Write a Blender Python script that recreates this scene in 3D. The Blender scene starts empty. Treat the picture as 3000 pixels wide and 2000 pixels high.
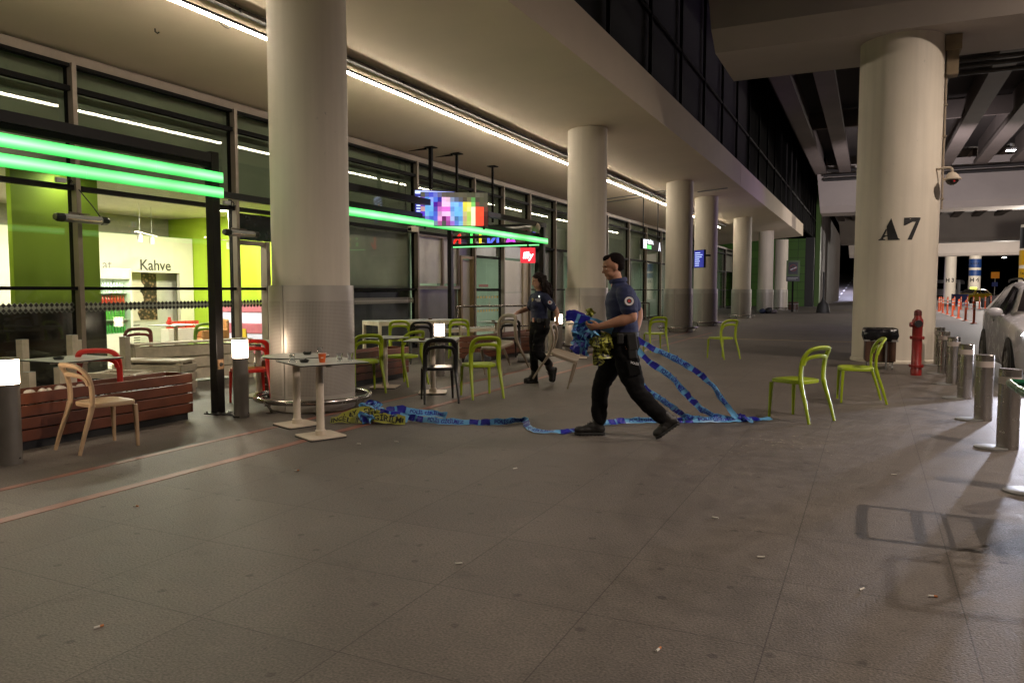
import bpy, bmesh, math, random
from mathutils import Vector, Matrix, noise
random.seed(7)
R = math.radians
S = bpy.context.scene
COL = S.collection
# ------------------------------------------------------------------ camera
cam = bpy.data.objects.new('camera', bpy.data.cameras.new('camera'))
COL.objects.link(cam)
cam.location = (0, 0, 1.42)
cam.rotation_euler = (R(90 - 3.845), 0, R(25.3))
cam.data.sensor_width = 36
cam.data.lens = 26.65
cam.data.clip_start = .05
cam.data.clip_end = 1500
S.camera = cam
# ------------------------------------------------------------------ world, exposure
W = bpy.data.worlds.new('World')
S.world = W
W.use_nodes = True
wn = W.node_tree
sky = wn.nodes.new('ShaderNodeTexSky')
sky.sky_type = 'NISHITA'
sky.sun_disc = False
sky.sun_elevation = R(-6)
sky.sun_rotation = R(200)
wn.links.new(sky.outputs[0], wn.nodes['Background'].inputs[0])
wn.nodes['Background'].inputs[1].default_value = .006
S.view_settings.view_transform = 'Standard'
S.view_settings.look = 'None'
S.view_settings.exposure = .12
S.view_settings.gamma = 1
S.render.engine = 'CYCLES'
S.cycles.use_denoising = True
S.cycles.max_bounces = 7
S.cycles.transparent_max_bounces = 12
S.cycles.caustics_reflective = False
S.cycles.caustics_refractive = False
S.cycles.sample_clamp_indirect = 4


# ------------------------------------------------------------------ helpers
def srgb(r, g, b):
    f = lambda c: (c / 255 / 12.92) if c / 255 <= .04045 else ((c / 255 + .055) / 1.055) ** 2.4
    return (f(r), f(g), f(b))


def mat(name, col, rough=.5, metal=0., var=.12, scale=6., bump=0., bscale=60., emit=0., ecol=None, spec=.5, coat=0., trans=0.):
    m = bpy.data.materials.new(name)
    m.use_nodes = True
    nt = m.node_tree
    b = nt.nodes['Principled BSDF']
    b.inputs['Roughness'].default_value = rough
    b.inputs['Metallic'].default_value = metal
    b.inputs['Specular IOR Level'].default_value = spec
    b.inputs['Coat Weight'].default_value = coat
    b.inputs['Transmission Weight'].default_value = trans
    tc = nt.nodes.new('ShaderNodeTexCoord')
    if var > 0:
        n = nt.nodes.new('ShaderNodeTexNoise')
        n.inputs['Scale'].default_value = scale
        n.inputs['Detail'].default_value = 5
        n.inputs['Roughness'].default_value = .6
        nt.links.new(tc.outputs['Object'], n.inputs['Vector'])
        r = nt.nodes.new('ShaderNodeMapRange')
        r.inputs[1].default_value = .3
        r.inputs[2].default_value = .7
        r.inputs[3].default_value = 1 - var
        r.inputs[4].default_value = 1 + var * .6
        nt.links.new(n.outputs[0], r.inputs[0])
        mx = nt.nodes.new('ShaderNodeVectorMath')
        mx.operation = 'SCALE'
        mx.inputs[0].default_value = col[:3]
        nt.links.new(r.outputs[0], mx.inputs['Scale'])
        nt.links.new(mx.outputs[0], b.inputs['Base Color'])
        r2 = nt.nodes.new('ShaderNodeMapRange')
        r2.inputs[3].default_value = max(.02, rough - .08)
        r2.inputs[4].default_value = min(1, rough + .1)
        nt.links.new(n.outputs[0], r2.inputs[0])
        nt.links.new(r2.outputs[0], b.inputs['Roughness'])
    else:
        b.inputs['Base Color'].default_value = (*col[:3], 1)
    if bump > 0:
        n2 = nt.nodes.new('ShaderNodeTexNoise')
        n2.inputs['Scale'].default_value = bscale
        n2.inputs['Detail'].default_value = 4
        nt.links.new(tc.outputs['Object'], n2.inputs['Vector'])
        bp = nt.nodes.new('ShaderNodeBump')
        bp.inputs['Strength'].default_value = bump
        bp.inputs['Distance'].default_value = .01
        nt.links.new(n2.outputs[0], bp.inputs['Height'])
        nt.links.new(bp.outputs[0], b.inputs['Normal'])
    if emit > 0:
        b.inputs['Emission Color'].default_value = (*(ecol or col)[:3], 1)
        b.inputs['Emission Strength'].default_value = emit
    return m


def weather(m, col):
    """drips, scuffs and little chips on painted concrete"""
    nt = m.node_tree
    b = nt.nodes['Principled BSDF']
    tc = nt.nodes.new('ShaderNodeTexCoord')
    out = None
    for sc_, lo, hi, a, z in (((7, 7, .35), .42, .75, 1.03, .91), ((1.2, 1.2, 1.0), .35, .7, 1.03, .94), ((16, 16, 10), .70, .78, 1., .72)):
        mp = nt.nodes.new('ShaderNodeMapping')
        mp.inputs['Scale'].default_value = sc_
        n = nt.nodes.new('ShaderNodeTexNoise')
        n.inputs['Scale'].default_value = 1
        n.inputs['Detail'].default_value = 6
        r = nt.nodes.new('ShaderNodeMapRange')
        for i, x in zip((1, 2, 3, 4), (lo, hi, a, z)):
            r.inputs[i].default_value = x
        nt.links.new(tc.outputs['Object'], mp.inputs[0])
        nt.links.new(mp.outputs[0], n.inputs[0])
        nt.links.new(n.outputs[0], r.inputs[0])
        if out is None:
            out = r.outputs[0]
        else:
            q = nt.nodes.new('ShaderNodeMath')
            q.operation = 'MULTIPLY'
            nt.links.new(out, q.inputs[0])
            nt.links.new(r.outputs[0], q.inputs[1])
            out = q.outputs[0]
    s_ = nt.nodes.new('ShaderNodeVectorMath')
    s_.operation = 'SCALE'
    s_.inputs[0].default_value = col
    nt.links.new(out, s_.inputs['Scale'])
    nt.links.new(s_.outputs[0], b.inputs['Base Color'])


def N(m, t):
    return m.node_tree.nodes.new(t)


def L(m, a, b):
    m.node_tree.links.new(a, b)


def glassmat(name, tint=(1, 1, 1), refl=1.45, haze=0., hazecol=(.5, .5, .5)):
    m = bpy.data.materials.new(name)
    m.use_nodes = True
    nt = m.node_tree
    nt.nodes.remove(nt.nodes['Principled BSDF'])
    out = nt.nodes['Material Output']
    tr = nt.nodes.new('ShaderNodeBsdfTransparent')
    tr.inputs[0].default_value = (*tint, 1)
    gl = nt.nodes.new('ShaderNodeBsdfGlossy')
    gl.inputs['Roughness'].default_value = .02
    # Schlick reflectance from the angle of view on either side of the pane
    ge = nt.nodes.new('ShaderNodeNewGeometry')
    dt = nt.nodes.new('ShaderNodeVectorMath')
    dt.operation = 'DOT_PRODUCT'
    nt.links.new(ge.outputs['Normal'], dt.inputs[0])
    nt.links.new(ge.outputs['Incoming'], dt.inputs[1])

    def mth(op, a, b=None):
        x = nt.nodes.new('ShaderNodeMath')
        x.operation = op
        for i, q in enumerate((a, b)):
            if q is None:
                continue
            if isinstance(q, (int, float)):
                x.inputs[i].default_value = q
            else:
                nt.links.new(q, x.inputs[i])
        return x.outputs[0]
    f0 = ((refl - 1) / (refl + 1)) ** 2
    pw = mth('POWER', mth('SUBTRACT', 1., mth('ABSOLUTE', dt.outputs['Value'])), 5.)
    frv = mth('ADD', mth('MULTIPLY', pw, (1 - f0) * .8), f0)
    base = tr.outputs[0]
    if haze > 0:
        df = nt.nodes.new('ShaderNodeBsdfDiffuse')
        df.inputs[0].default_value = (*hazecol, 1)
        m0 = nt.nodes.new('ShaderNodeMixShader')
        m0.inputs[0].default_value = haze
        nt.links.new(tr.outputs[0], m0.inputs[1])
        nt.links.new(df.outputs[0], m0.inputs[2])
        base = m0.outputs[0]
    mx = nt.nodes.new('ShaderNodeMixShader')
    nt.links.new(frv, mx.inputs[0])
    nt.links.new(base, mx.inputs[1])
    nt.links.new(gl.outputs[0], mx.inputs[2])
    nt.links.new(mx.outputs[0], out.inputs[0])
    return m


def smoothpath(P, n=8, closed=False):
    P = [Vector(p) for p in P]
    out = []
    k = len(P)
    rng = range(k if closed else k - 1)
    for i in rng:
        if closed:
            a, b, c, d = P[(i - 1) % k], P[i], P[(i + 1) % k], P[(i + 2) % k]
        else:
            b, c = P[i], P[i + 1]
            a = P[i - 1] if i else b * 2 - c
            d = P[i + 2] if i + 2 < k else c * 2 - b
        for j in range(n):
            t = j / n
            out.append(.5 * ((2 * b) + (c - a) * t + (2 * a - 5 * b + 4 * c - d) * t * t + (3 * b - a - 3 * c + d) * t ** 3))
    if not closed:
        out.append(P[-1].copy())
    return out


class MB:
    def __init__(s):
        s.b = bmesh.new()
        s.m = Matrix.Identity(4)

    def v(s, p):
        return s.b.verts.new(s.m @ Vector(p))

    def f(s, vs, mi=0):
        try:
            fc = s.b.faces.new(vs)
            fc.material_index = mi
            return fc
        except ValueError:
            return None

    def box(s, x0, x1, y0, y1, z0, z1, mi=0):
        V = [s.v((x, y, z)) for z in (z0, z1) for x, y in ((x0, y0), (x1, y0), (x1, y1), (x0, y1))]
        for q in ((3, 2, 1, 0), (4, 5, 6, 7), (0, 1, 5, 4), (1, 2, 6, 5), (2, 3, 7, 6), (3, 0, 4, 7)):
            s.f([V[i] for i in q], mi)
        return s

    def cbox(s, c, d, rz=0, mi=0, rx=0, ry=0):
        old = s.m
        s.m = s.m @ Matrix.Translation(c) @ Matrix.Rotation(rz, 4, 'Z') @ Matrix.Rotation(ry, 4, 'Y') @ Matrix.Rotation(rx, 4, 'X')
        s.box(-d[0] / 2, d[0] / 2, -d[1] / 2, d[1] / 2, -d[2] / 2, d[2] / 2, mi)
        s.m = old
        return s

    def quad(s, a, b, c, d, mi=0):
        s.f([s.v(a), s.v(b), s.v(c), s.v(d)], mi)
        return s

    def rings(s, rings, closed=False, caps=True, mi=0):
        RV = [[s.v(p) for p in r] for r in rings]
        n = len(RV[0])
        m = len(RV)
        for i in range(m if closed else m - 1):
            a, b = RV[i], RV[(i + 1) % m]
            for j in range(n):
                s.f([a[j], a[(j + 1) % n], b[(j + 1) % n], b[j]], mi)
        if caps and not closed:
            s.f(RV[0][::-1], mi)
            s.f(RV[-1], mi)
        return s

    def tube(s, pts, r, seg=10, closed=False, r2=None, up=None, mi=0, sq=False):
        """sweep; r / r2 radii (side, other) scalars or lists; up fixes the frame"""
        pts = [Vector(p) for p in pts]
        n = len(pts)
        rs = r if isinstance(r, (list, tuple)) else [r] * n
        r2s = rs if r2 is None else (r2 if isinstance(r2, (list, tuple)) else [r2] * n)
        rings = []
        prev = Vector(up) if up is not None else None
        for i in range(n):
            if closed:
                t = pts[(i + 1) % n] - pts[i - 1]
            else:
                t = pts[min(i + 1, n - 1)] - pts[max(i - 1, 0)]
            t.normalize()
            if prev is None:
                prev = Vector((0, 0, 1)) if abs(t.z) < .9 else Vector((1, 0, 0))
            side = prev.cross(t)
            if side.length < 1e-5:
                side = t.orthogonal()
            side.normalize()
            nn = t.cross(side).normalized()
            if up is None:
                prev = nn
            ring = []
            for k in range(seg):
                a = 2 * math.pi * (k + .5) / seg
                c, q = math.cos(a), math.sin(a)
                if sq:
                    e = .45
                    c = math.copysign(abs(c) ** e, c)
                    q = math.copysign(abs(q) ** e, q)
                ring.append(pts[i] + side * c * rs[i] + nn * q * r2s[i])
            rings.append(ring)
        s.rings(rings, closed=closed, mi=mi)
        return s

    def cyl(s, p0, p1, r0, r1=None, seg=20, mi=0, caps=True):
        p0, p1 = Vector(p0), Vector(p1)
        r1 = r0 if r1 is None else r1
        t = (p1 - p0).normalized()
        a = t.orthogonal().normalized()
        b = t.cross(a)
        rg = [[p + (a * math.cos(2 * math.pi * k / seg) + b * math.sin(2 * math.pi * k / seg)) * r for k in range(seg)] for p, r in ((p0, r0), (p1, r1))]
        s.rings(rg, caps=caps, mi=mi)
        return s

    def lathe(s, prof, seg=32, c=(0, 0, 0), a0=0, a1=None, mi=0, caps=True):
        full = a1 is None
        nseg = seg
        rings = []
        for r, z in prof:
            if full:
                rings.append([(c[0] + r * math.cos(2 * math.pi * k / nseg), c[1] + r * math.sin(2 * math.pi * k / nseg), c[2] + z) for k in range(nseg)])
        s.rings(rings, caps=caps, mi=mi)
        return s

    def ell(s, c, r, rot=None, seg=16, mi=0):
        c = Vector(c)
        M = rot.to_matrix() if rot is not None and hasattr(rot, 'to_matrix') else (rot if rot is not None else Matrix.Identity(3))
        n = max(6, seg // 2)
        top = s.v(c + M @ Vector((0, 0, r[2])))
        bot = s.v(c - M @ Vector((0, 0, r[2])))
        RV = []
        for i in range(1, n):
            th = math.pi * i / n
            RV.append([s.v(c + M @ Vector((r[0] * math.sin(th) * math.cos(2 * math.pi * k / seg), r[1] * math.sin(th) * math.sin(2 * math.pi * k / seg), r[2] * math.cos(th)))) for k in range(seg)])
        for k in range(seg):
            k2 = (k + 1) % seg
            s.f([top, RV[0][k], RV[0][k2]], mi)
            s.f([bot, RV[-1][k2], RV[-1][k]], mi)
            for i in range(n - 2):
                s.f([RV[i][k], RV[i + 1][k], RV[i + 1][k2], RV[i][k2]], mi)
        return s

    def prism(s, poly, z0, z1, mi=0):
        s.rings([[(x, y, z0) for x, y in poly], [(x, y, z1) for x, y in poly]], mi=mi)
        return s

    def extr(s, poly, fn, t, mi=0):
        """polygon in 2D mapped by fn(x,y,h); h=0..t"""
        s.rings([[fn(x, y, 0) for x, y in poly], [fn(x, y, t) for x, y in poly]], mi=mi)
        return s

    def build(s, name, mats, parent=None, smooth=False, bevel=0, off=None, fix=True):
        if fix:
            bmesh.ops.recalc_face_normals(s.b, faces=s.b.faces)
        if off is not None:
            bmesh.ops.translate(s.b, verts=s.b.verts, vec=-Vector(off))
        me = bpy.data.meshes.new(name)
        s.b.to_mesh(me)
        s.b.free()
        for m in (mats if isinstance(mats, (list, tuple)) else [mats]):
            me.materials.append(m)
        if smooth:
            me.polygons.foreach_set('use_smooth', [True] * len(me.polygons))
            if smooth != 'all':
                try:
                    me.set_sharp_from_angle(angle=R(smooth if smooth is not True else 38))
                except Exception:
                    pass
        o = bpy.data.objects.new(name, me)
        COL.objects.link(o)
        if parent:
            o.parent = parent
        if bevel:
            b = o.modifiers.new('bevel', 'BEVEL')
            b.width = bevel
            b.segments = 2
            b.limit_method = 'ANGLE'
            b.angle_limit = R(40)
        return o


def tag(o, label=None, cat=None, group=None, kind=None):
    if label:
        o['label'] = label
    if cat:
        o['category'] = cat
    if group:
        o['group'] = group
    if kind:
        o['kind'] = kind
    return o


def thing(name, label, cat, loc=(0, 0, 0), rz=0, group=None):
    o = bpy.data.objects.new(name, None)
    COL.objects.link(o)
    o.empty_display_size = .1
    o.location = loc
    o.rotation_euler = (0, 0, rz)
    return tag(o, label, cat, group)


def dup(src, loc, rz=None, label=None, group=None, rot=None):
    def cp(o, par):
        c = o.copy()
        COL.objects.link(c)
        if par:
            c.parent = par
        for ch in [x for x in bpy.data.objects if x.parent == o]:
            cp(ch, c)
        return c
    c = cp(src, None)
    c.location = loc
    if rz is not None:
        c.rotation_euler = (0, 0, rz)
    if rot is not None:
        c.rotation_euler = rot
    if label:
        c['label'] = label
    if group:
        c['group'] = group
    return c


def textmesh(s, size=1., align='CENTER', bold=0.):
    cu = bpy.data.curves.new('t', 'FONT')
    cu.body = s
    cu.size = size
    cu.align_x = align
    cu.resolution_u = 3
    cu.offset = bold
    ob = bpy.data.objects.new('t', cu)
    COL.objects.link(ob)
    dg = bpy.context.evaluated_depsgraph_get()
    me = bpy.data.meshes.new_from_object(ob.evaluated_get(dg))
    bpy.data.objects.remove(ob)
    V = [tuple(v.co) for v in me.vertices]
    F = [tuple(p.vertices) for p in me.polygons]
    bpy.data.meshes.remove(me)
    return V, F


def addtext(mb, s, size, fn, align='CENTER', mi=0, bold=0.):
    V, F = textmesh(s, size, align, bold)
    vs = [mb.v(fn(v[0], v[1])) for v in V]
    for f in F:
        mb.f([vs[i] for i in f], mi)


def light(name, typ, loc, power, col=(1, 1, 1), size=.1, rot=None, parent=None, **k):
    d = bpy.data.lights.new(name, typ)
    d.energy = power
    d.color = col
    if typ == 'AREA':
        d.shape = 'RECTANGLE'
        d.size = size if not isinstance(size, tuple) else size[0]
        d.size_y = size if not isinstance(size, tuple) else size[1]
    elif typ in ('POINT', 'SPOT'):
        d.shadow_soft_size = size
    for a, b in k.items():
        setattr(d, a, b)
    o = bpy.data.objects.new(name, d)
    COL.objects.link(o)
    o.location = loc
    if rot:
        o.rotation_euler = rot
    if parent:
        o.parent = parent
    return o


def aim(d):
    return Vector(d).to_track_quat('-Z', 'Y').to_euler()


# ------------------------------------------------------------------ materials
paint_white = mat('painted_concrete', (.62, .56, .46), .62, var=.12, scale=1.3, bump=.15, bscale=30)
weather(paint_white, (.70, .635, .53))
ceil_mat = mat('ceiling_plaster', (.80, .68, .52), .75, var=.07, scale=.5)
clad_mat = mat('cladding_panel', (.50, .47, .42), .42, metal=.35, var=.06, scale=3)
frame_black = mat('black_frame', (.007, .0065, .0065), .6, var=.2, scale=8, spec=.08)
frame_tan = mat('tan_mullion', (.215, .175, .14), .45, metal=.3, var=.1)
steel = mat('brushed_steel', (.40, .375, .35), .24, metal=1., var=.15, scale=12)
galv = mat('galvanised', (.30, .30, .29), .5, metal=.6, var=.15)
lamp_grey = mat('lamp_post_grey', (.20, .185, .165), .45, metal=.5, var=.15, scale=5)
wood = mat('planter_wood', (.115, .033, .014), .42, var=.3, scale=5)
lime = mat('lime_plastic', (.30, .40, .008), .38, var=.05)
red_p = mat('red_plastic', (.52, .018, .012), .38, var=.05)
dark_red = mat('dark_red_plastic', (.22, .012, .014), .4, var=.05)
black_p = mat('black_plastic', (.008, .008, .008), .3, var=.1)
beige = mat('beige_plastic', (.42, .29, .17), .42, var=.05)
taupe = mat('taupe_plastic', (.26, .21, .155), .42, var=.05)
green_in = mat('apple_green_plastic', (.25, .42, .04), .4, var=.05)
cream = mat('cream_metal', (.58, .50, .40), .42, var=.10, scale=8)
dark_edge = mat('dark_edge', (.012, .012, .012), .5, var=0)
top_white = mat('white_laminate', (.68, .70, .66), .22, var=.05)
whitewood = mat('white_painted_timber', (.55, .48, .37), .6, var=.2, scale=9)
rubber = mat('black_rubber', (.012, .012, .012), .6, var=.1)
clear = bpy.data.materials.new('drinking_glass')
clear.use_nodes = True
_b = clear.node_tree.nodes['Principled BSDF']
_b.inputs['Base Color'].default_value = (.9, .93, .95, 1)
_b.inputs['Transmission Weight'].default_value = 1
_b.inputs['Roughness'].default_value = .03
green_led = mat('green_led_diffuser', (.1, .8, .2), .4, var=0, emit=1.35, ecol=(.27, 1., .36))
tube_mat = mat('tube_glow', (.9, .9, .9), .4, var=0, emit=62., ecol=(1., .86, .68))
warm_glow = mat('warm_lamp_glow', (.9, .85, .8), .4, var=0, emit=26., ecol=(1., .78, .58))

# the bars glow unevenly along their length and hottest along the tube inside
_n = N(green_led, 'ShaderNodeTexNoise')
_n.inputs['Scale'].default_value = 1.1
_t = N(green_led, 'ShaderNodeTexCoord')
_r = N(green_led, 'ShaderNodeMapRange')
for _i, _x in zip((1, 2, 3, 4), (.3, .7, .75, 1.5)):
    _r.inputs[_i].default_value = _x
L(green_led, _t.outputs['Object'], _n.inputs[0])
L(green_led, _n.outputs[0], _r.inputs[0])
L(green_led, _r.outputs[0], green_led.node_tree.nodes['Principled BSDF'].inputs['Emission Strength'])
_s = N(green_led, 'ShaderNodeSeparateXYZ')
L(green_led, _t.outputs['Generated'], _s.inputs[0])
_c = N(green_led, 'ShaderNodeValToRGB')
_e = _c.color_ramp.elements
_e[0].position, _e[0].color = 0, (.03, .62, .09, 1)
_e[1].position, _e[1].color = 1, (.05, .75, .13, 1)
for _p, _q in ((.22, (.15, .95, .24, 1)), (.5, (.55, 1.2, .62, 1)), (.78, (.2, 1, .3, 1))):
    _k = _e.new(_p)
    _k.color = _q
L(green_led, _s.outputs['Z'], _c.inputs[0])
L(green_led, _c.outputs[0], green_led.node_tree.nodes['Principled BSDF'].inputs['Emission Color'])


# ------------------------------------------------------------------ ground
def floor_material():
    m = mat('paving', (.115, .098, .082), .5, var=0, bump=0)
    b = m.node_tree.nodes['Principled BSDF']
    tc = N(m, 'ShaderNodeTexCoord')
    mp = N(m, 'ShaderNodeMapping')
    mp.inputs['Location'].default_value = (4.13, -2.33, 0)
    br = N(m, 'ShaderNodeTexBrick')
    br.offset = 0
    br.squash = 1
    br.inputs['Color1'].default_value = (1, 1, 1, 1)
    br.inputs['Color2'].default_value = (.86, .86, .87, 1)
    br.inputs['Mortar'].default_value = (.42, .42, .42, 1)
    br.inputs['Scale'].default_value = 1
    br.inputs['Mortar Size'].default_value = .0036
    br.inputs['Mortar Smooth'].default_value = .4
    br.inputs['Brick Width'].default_value = .757
    br.inputs['Row Height'].default_value = .757
    L(m, tc.outputs['Object'], mp.inputs[0])
    L(m, mp.outputs[0], br.inputs[0])
    n1 = N(m, 'ShaderNodeTexNoise')
    n1.inputs['Scale'].default_value = .9
    n1.inputs['Detail'].default_value = 6
    n2 = N(m, 'ShaderNodeTexNoise')
    n2.inputs['Scale'].default_value = 90
    n2.inputs['Detail'].default_value = 3
    n3 = N(m, 'ShaderNodeTexNoise')
    n3.inputs['Scale'].default_value = 7
    n3.inputs['Detail'].default_value = 8
    for n in (n1, n2, n3):
        L(m, tc.outputs['Object'], n.inputs[0])

    def rng(src, a, b_, c, d):
        r = N(m, 'ShaderNodeMapRange')
        for i, x in zip((1, 2, 3, 4), (a, b_, c, d)):
            r.inputs[i].default_value = x
        L(m, src, r.inputs[0])
        return r.outputs[0]

    def mul(a, b_):
        x = N(m, 'ShaderNodeMath')
        x.operation = 'MULTIPLY'
        L(m, a, x.inputs[0])
        L(m, b_, x.inputs[1])
        return x.outputs[0]
    f = mul(rng(n1.outputs[0], .3, .7, .84, 1.14), rng(n2.outputs[0], .3, .7, .58, 1.42))
    f = mul(f, rng(n3.outputs[0], .35, .65, .88, 1.1))
    # trodden-in gum spots
    vo = N(m, 'ShaderNodeTexVoronoi')
    vo.voronoi_dimensions = '2D'
    vo.inputs['Scale'].default_value = 1.7
    L(m, tc.outputs['Object'], vo.inputs[0])
    vn = N(m, 'ShaderNodeTexNoise')
    vn.inputs['Scale'].default_value = 30
    L(m, tc.outputs['Object'], vn.inputs[0])
    ad = N(m, 'ShaderNodeMath')
    ad.operation = 'MULTIPLY_ADD'
    L(m, vn.outputs[0], ad.inputs[0])
    ad.inputs[1].default_value = .05
    L(m, vo.outputs['Distance'], ad.inputs[2])
    f = mul(f, rng(ad.outputs[0], .05, .066, .55, 1))
    vo2 = N(m, 'ShaderNodeTexVoronoi')
    vo2.voronoi_dimensions = '2D'
    vo2.inputs['Scale'].default_value = 5.3
    L(m, tc.outputs['Object'], vo2.inputs[0])
    f = mul(f, rng(vo2.outputs['Distance'], .04, .07, .78, 1))
    st_ = N(m, 'ShaderNodeTexNoise')
    st_.inputs['Scale'].default_value = 2.6
    st_.inputs['Detail'].default_value = 9
    st_.inputs['Distortion'].default_value = 1.2
    L(m, tc.outputs['Object'], st_.inputs[0])
    f = mul(f, rng(st_.outputs[0], .60, .72, 1., .80))
    f = mul(f, rng(st_.outputs[0], .30, .38, 1.12, 1.))
    sc = N(m, 'ShaderNodeVectorMath')
    sc.operation = 'SCALE'
    L(m, f, sc.inputs['Scale'])
    mx = N(m, 'ShaderNodeVectorMath')
    mx.operation = 'MULTIPLY'
    mx.inputs[0].default_value = (.112, .096, .083)
    L(m, br.outputs[0], mx.inputs[1])
    L(m, mx.outputs[0], sc.inputs[0])
    L(m, sc.outputs[0], b.inputs['Base Color'])
    L(m, rng(n3.outputs[0], .3, .7, .54, .64), b.inputs['Roughness'])
    bp = N(m, 'ShaderNodeBump')
    bp.inputs['Strength'].default_value = .6
    bp.inputs['Distance'].default_value = .006
    L(m, n2.outputs[0], bp.inputs['Height'])
    L(m, bp.outputs[0], b.inputs['Normal'])
    return m


paving = floor_material()
asphalt = mat('asphalt', (.14, .125, .115), .6, var=.2, scale=1.2, bump=.3, bscale=80)
o = MB()
o.quad((-300, -60, -.06), (300, -60, -.06), (300, 500, -.06), (-300, 500, -.06))
tag(o.build('ground', mat('dark_ground', (.03, .03, .03), .9)), kind='structure')
o = MB()
o.box(-10.2, 1.62, -9, 119, -.2, 0)
tag(o.build('pavement', paving), kind='structure')
o = MB()
o.box(1.62, 1.78, -9, 119, -.2, -.004)
tag(o.build('kerb', mat('kerb_stone', (.26, .24, .22), .7)), kind='structure')
o = MB()
o.box(1.78, 60, -9, 210, -.2, -.02)
tag(o.build('road', asphalt), kind='structure')
roadpaint = mat('road_paint', (.42, .40, .36), .6, var=.3)
o = MB()
for i in range(10):
    o.box(4.05, 4.2, 14 + i * 8, 17 + i * 8, -.02, -.015)
o.box(7.9, 8.02, 8, 120, -.02, -.015)
o.box(4.05, 4.2, 38, 60, -.02, -.014)
tag(o.build('road_markings', roadpaint), kind='structure')
redline = mat('worn_red_line', (.22, .085, .062), .5, var=.5, scale=3.5)
o = MB()
o.box(-4.87, -4.77, -3, 26, 0, .003)
o.box(-5.62, -5.545, -3, 26, 0, .003)
tag(o.build('red_floor_lines', redline), kind='structure')
o = MB()
o.box(-10.1, .35, 22.85, 22.95, 0, .003)
o.box(-4.2, .35, 60, 60.15, 0, .003)
tag(o.build('yellow_floor_lines', mat('yellow_line', (.36, .28, .10), .6, var=.3)), kind='structure')
# far ramp that climbs away beyond the terminal
o = MB()
o.quad((-9, 121, -.01), (3, 121, -.01), (4, 187, 5.2), (-9, 187, 5.2))
tag(o.build('ramp', asphalt), kind='structure')
o = MB()
for i in range(9):
    y0 = 124 + i * 6.4
    for a in (0,):
        z0 = (y0 - 121) / 66 * 5.2 + .03
        z1 = (y0 + 3.2 - 121) / 66 * 5.2 + .03
        x = -4.6 + i * .16
        o.quad((x, y0, z0), (x + .28, y0, z0), (x + .36, y0 + 3.2, z1), (x + .08, y0 + 3.2, z1))
tag(o.build('ramp_markings', mat('ramp_paint', (.7, .7, .7), .6)), kind='structure')

# ------------------------------------------------------------------ terminal building
FX = -10.35
T = thing('terminal_building', 'long airport terminal front with glass curtain wall under a plaster canopy', 'building', (-10.35, 30, 0))
TO = (-10.35, 30, 0)


def tb(mb, name, m, parent=T, **k):
    return mb.build(name, m, parent, off=TO if parent is T else k.pop('off', TO), **k)


def cz(x):
    return 5.25 + .08 * (x + 4.46)


# canopy slab with sloping soffit; joint at y=29.1
for y0, y1 in ((-9, 29.05), (29.09, 57.5)):
    o = MB()
    V = [(-10.6, cz(-10.6)), (-4.46, 5.25), (-4.46, 6.08), (-10.6, 6.08)]
    o.rings([[(x, y0, z) for x, z in V], [(x, y1, z) for x, z in V]])
    tb(o, 'canopy_slab', ceil_mat)
# upper louvred wall
o = MB()
o.box(-4.9, -4.75, -9, 112, 6.09, 14)
tb(o, 'upper_wall', mat('dark_upper_wall', (.003, .003, .003), .9, var=0, spec=.05))
louv = mat('louvre_metal', (.018, .018, .012), .6, spec=.2)
for y0, y1 in ((2, 32),):
    o = MB()
    z = 6.3
    while z < 11:
        o.quad((-4.74, y0, z), (-4.74, y1, z), (-4.68, y1, z + .035), (-4.68, y0, z + .035))
        z += .085
    tb(o, 'louvre_slats', louv)
o = MB()
for y in [2 + 3.0 * i for i in range(36)]:
    o.box(-4.66, -4.58, y, y + .05, 6.09, 12)
tb(o, 'upper_wall_ribs', mat('rib_metal', (.02, .018, .018), .7, spec=.2))
o = MB()
o.box(-4.65, -4.6, -9, 112, 7.55, 7.62)
tb(o, 'upper_wall_rail', mat('rail_dark', (.02, .018, .018), .4, metal=.4))

# facade frame
o = MB()
o.box(-10.42, -10.28, -9, 71, 4.6, 4.735)
tb(o, 'head_beam', frame_tan)
YM = [-5, -2, 1.2, 4.2, 7.2, 10.2, 13.15, 16.15, 19.17, 21.05, 23.04, 25.28, 28.2, 31.2, 34.4, 37.4, 40.4, 43.4, 46.4, 49.4, 52.4, 56.4, 60.4, 64.4, 68.4, 71]
for y in YM:
    o = MB()
    o.box(-10.31, -10.20, y - .035, y + .035, 0, 4.6)
    tb(o, 'mullion', frame_tan, bevel=.004)
    o = MB()
    o.box(-10.40, -10.312, y - .03, y + .03, 0, 4.6)
    tb(o, 'mullion_core', frame_black)
for z, h in ((4.57, .05), (4.25, .07), (2.87, .07), (1.45, .05), (.04, .08)):
    o = MB()
    for i in range(16, len(YM) - 1):
        o.box(-10.36, -10.24, YM[i] + .036, YM[i + 1] - .036, z - h / 2, z + h / 2)
    tb(o, 'transom', frame_black)
    for i in range(16):
        y0, y1 = YM[i] + .036, YM[i + 1] - .036
        if y1 < 3 and z < 4:
            pass
        if z < 3 and 16 < YM[i] < 22:
            if z in (1.45, .04):
                continue
        o = MB()
        o.box(-10.36, -10.24, y0, y1, z - h / 2, z + h / 2)
        tb(o, 'transom', frame_black)
g_up = glassmat('upper_glass', (.8, .85, .8), 1.75)
g_clear = glassmat('shopfront_glass', (.93, .95, .93), 1.5)
g_dark = glassmat('dark_glass', (.45, .5, .48), 1.6)
ROWS = ((.085, 1.42), (1.48, 2.83), (2.91, 4.21), (4.29, 4.54))
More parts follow.
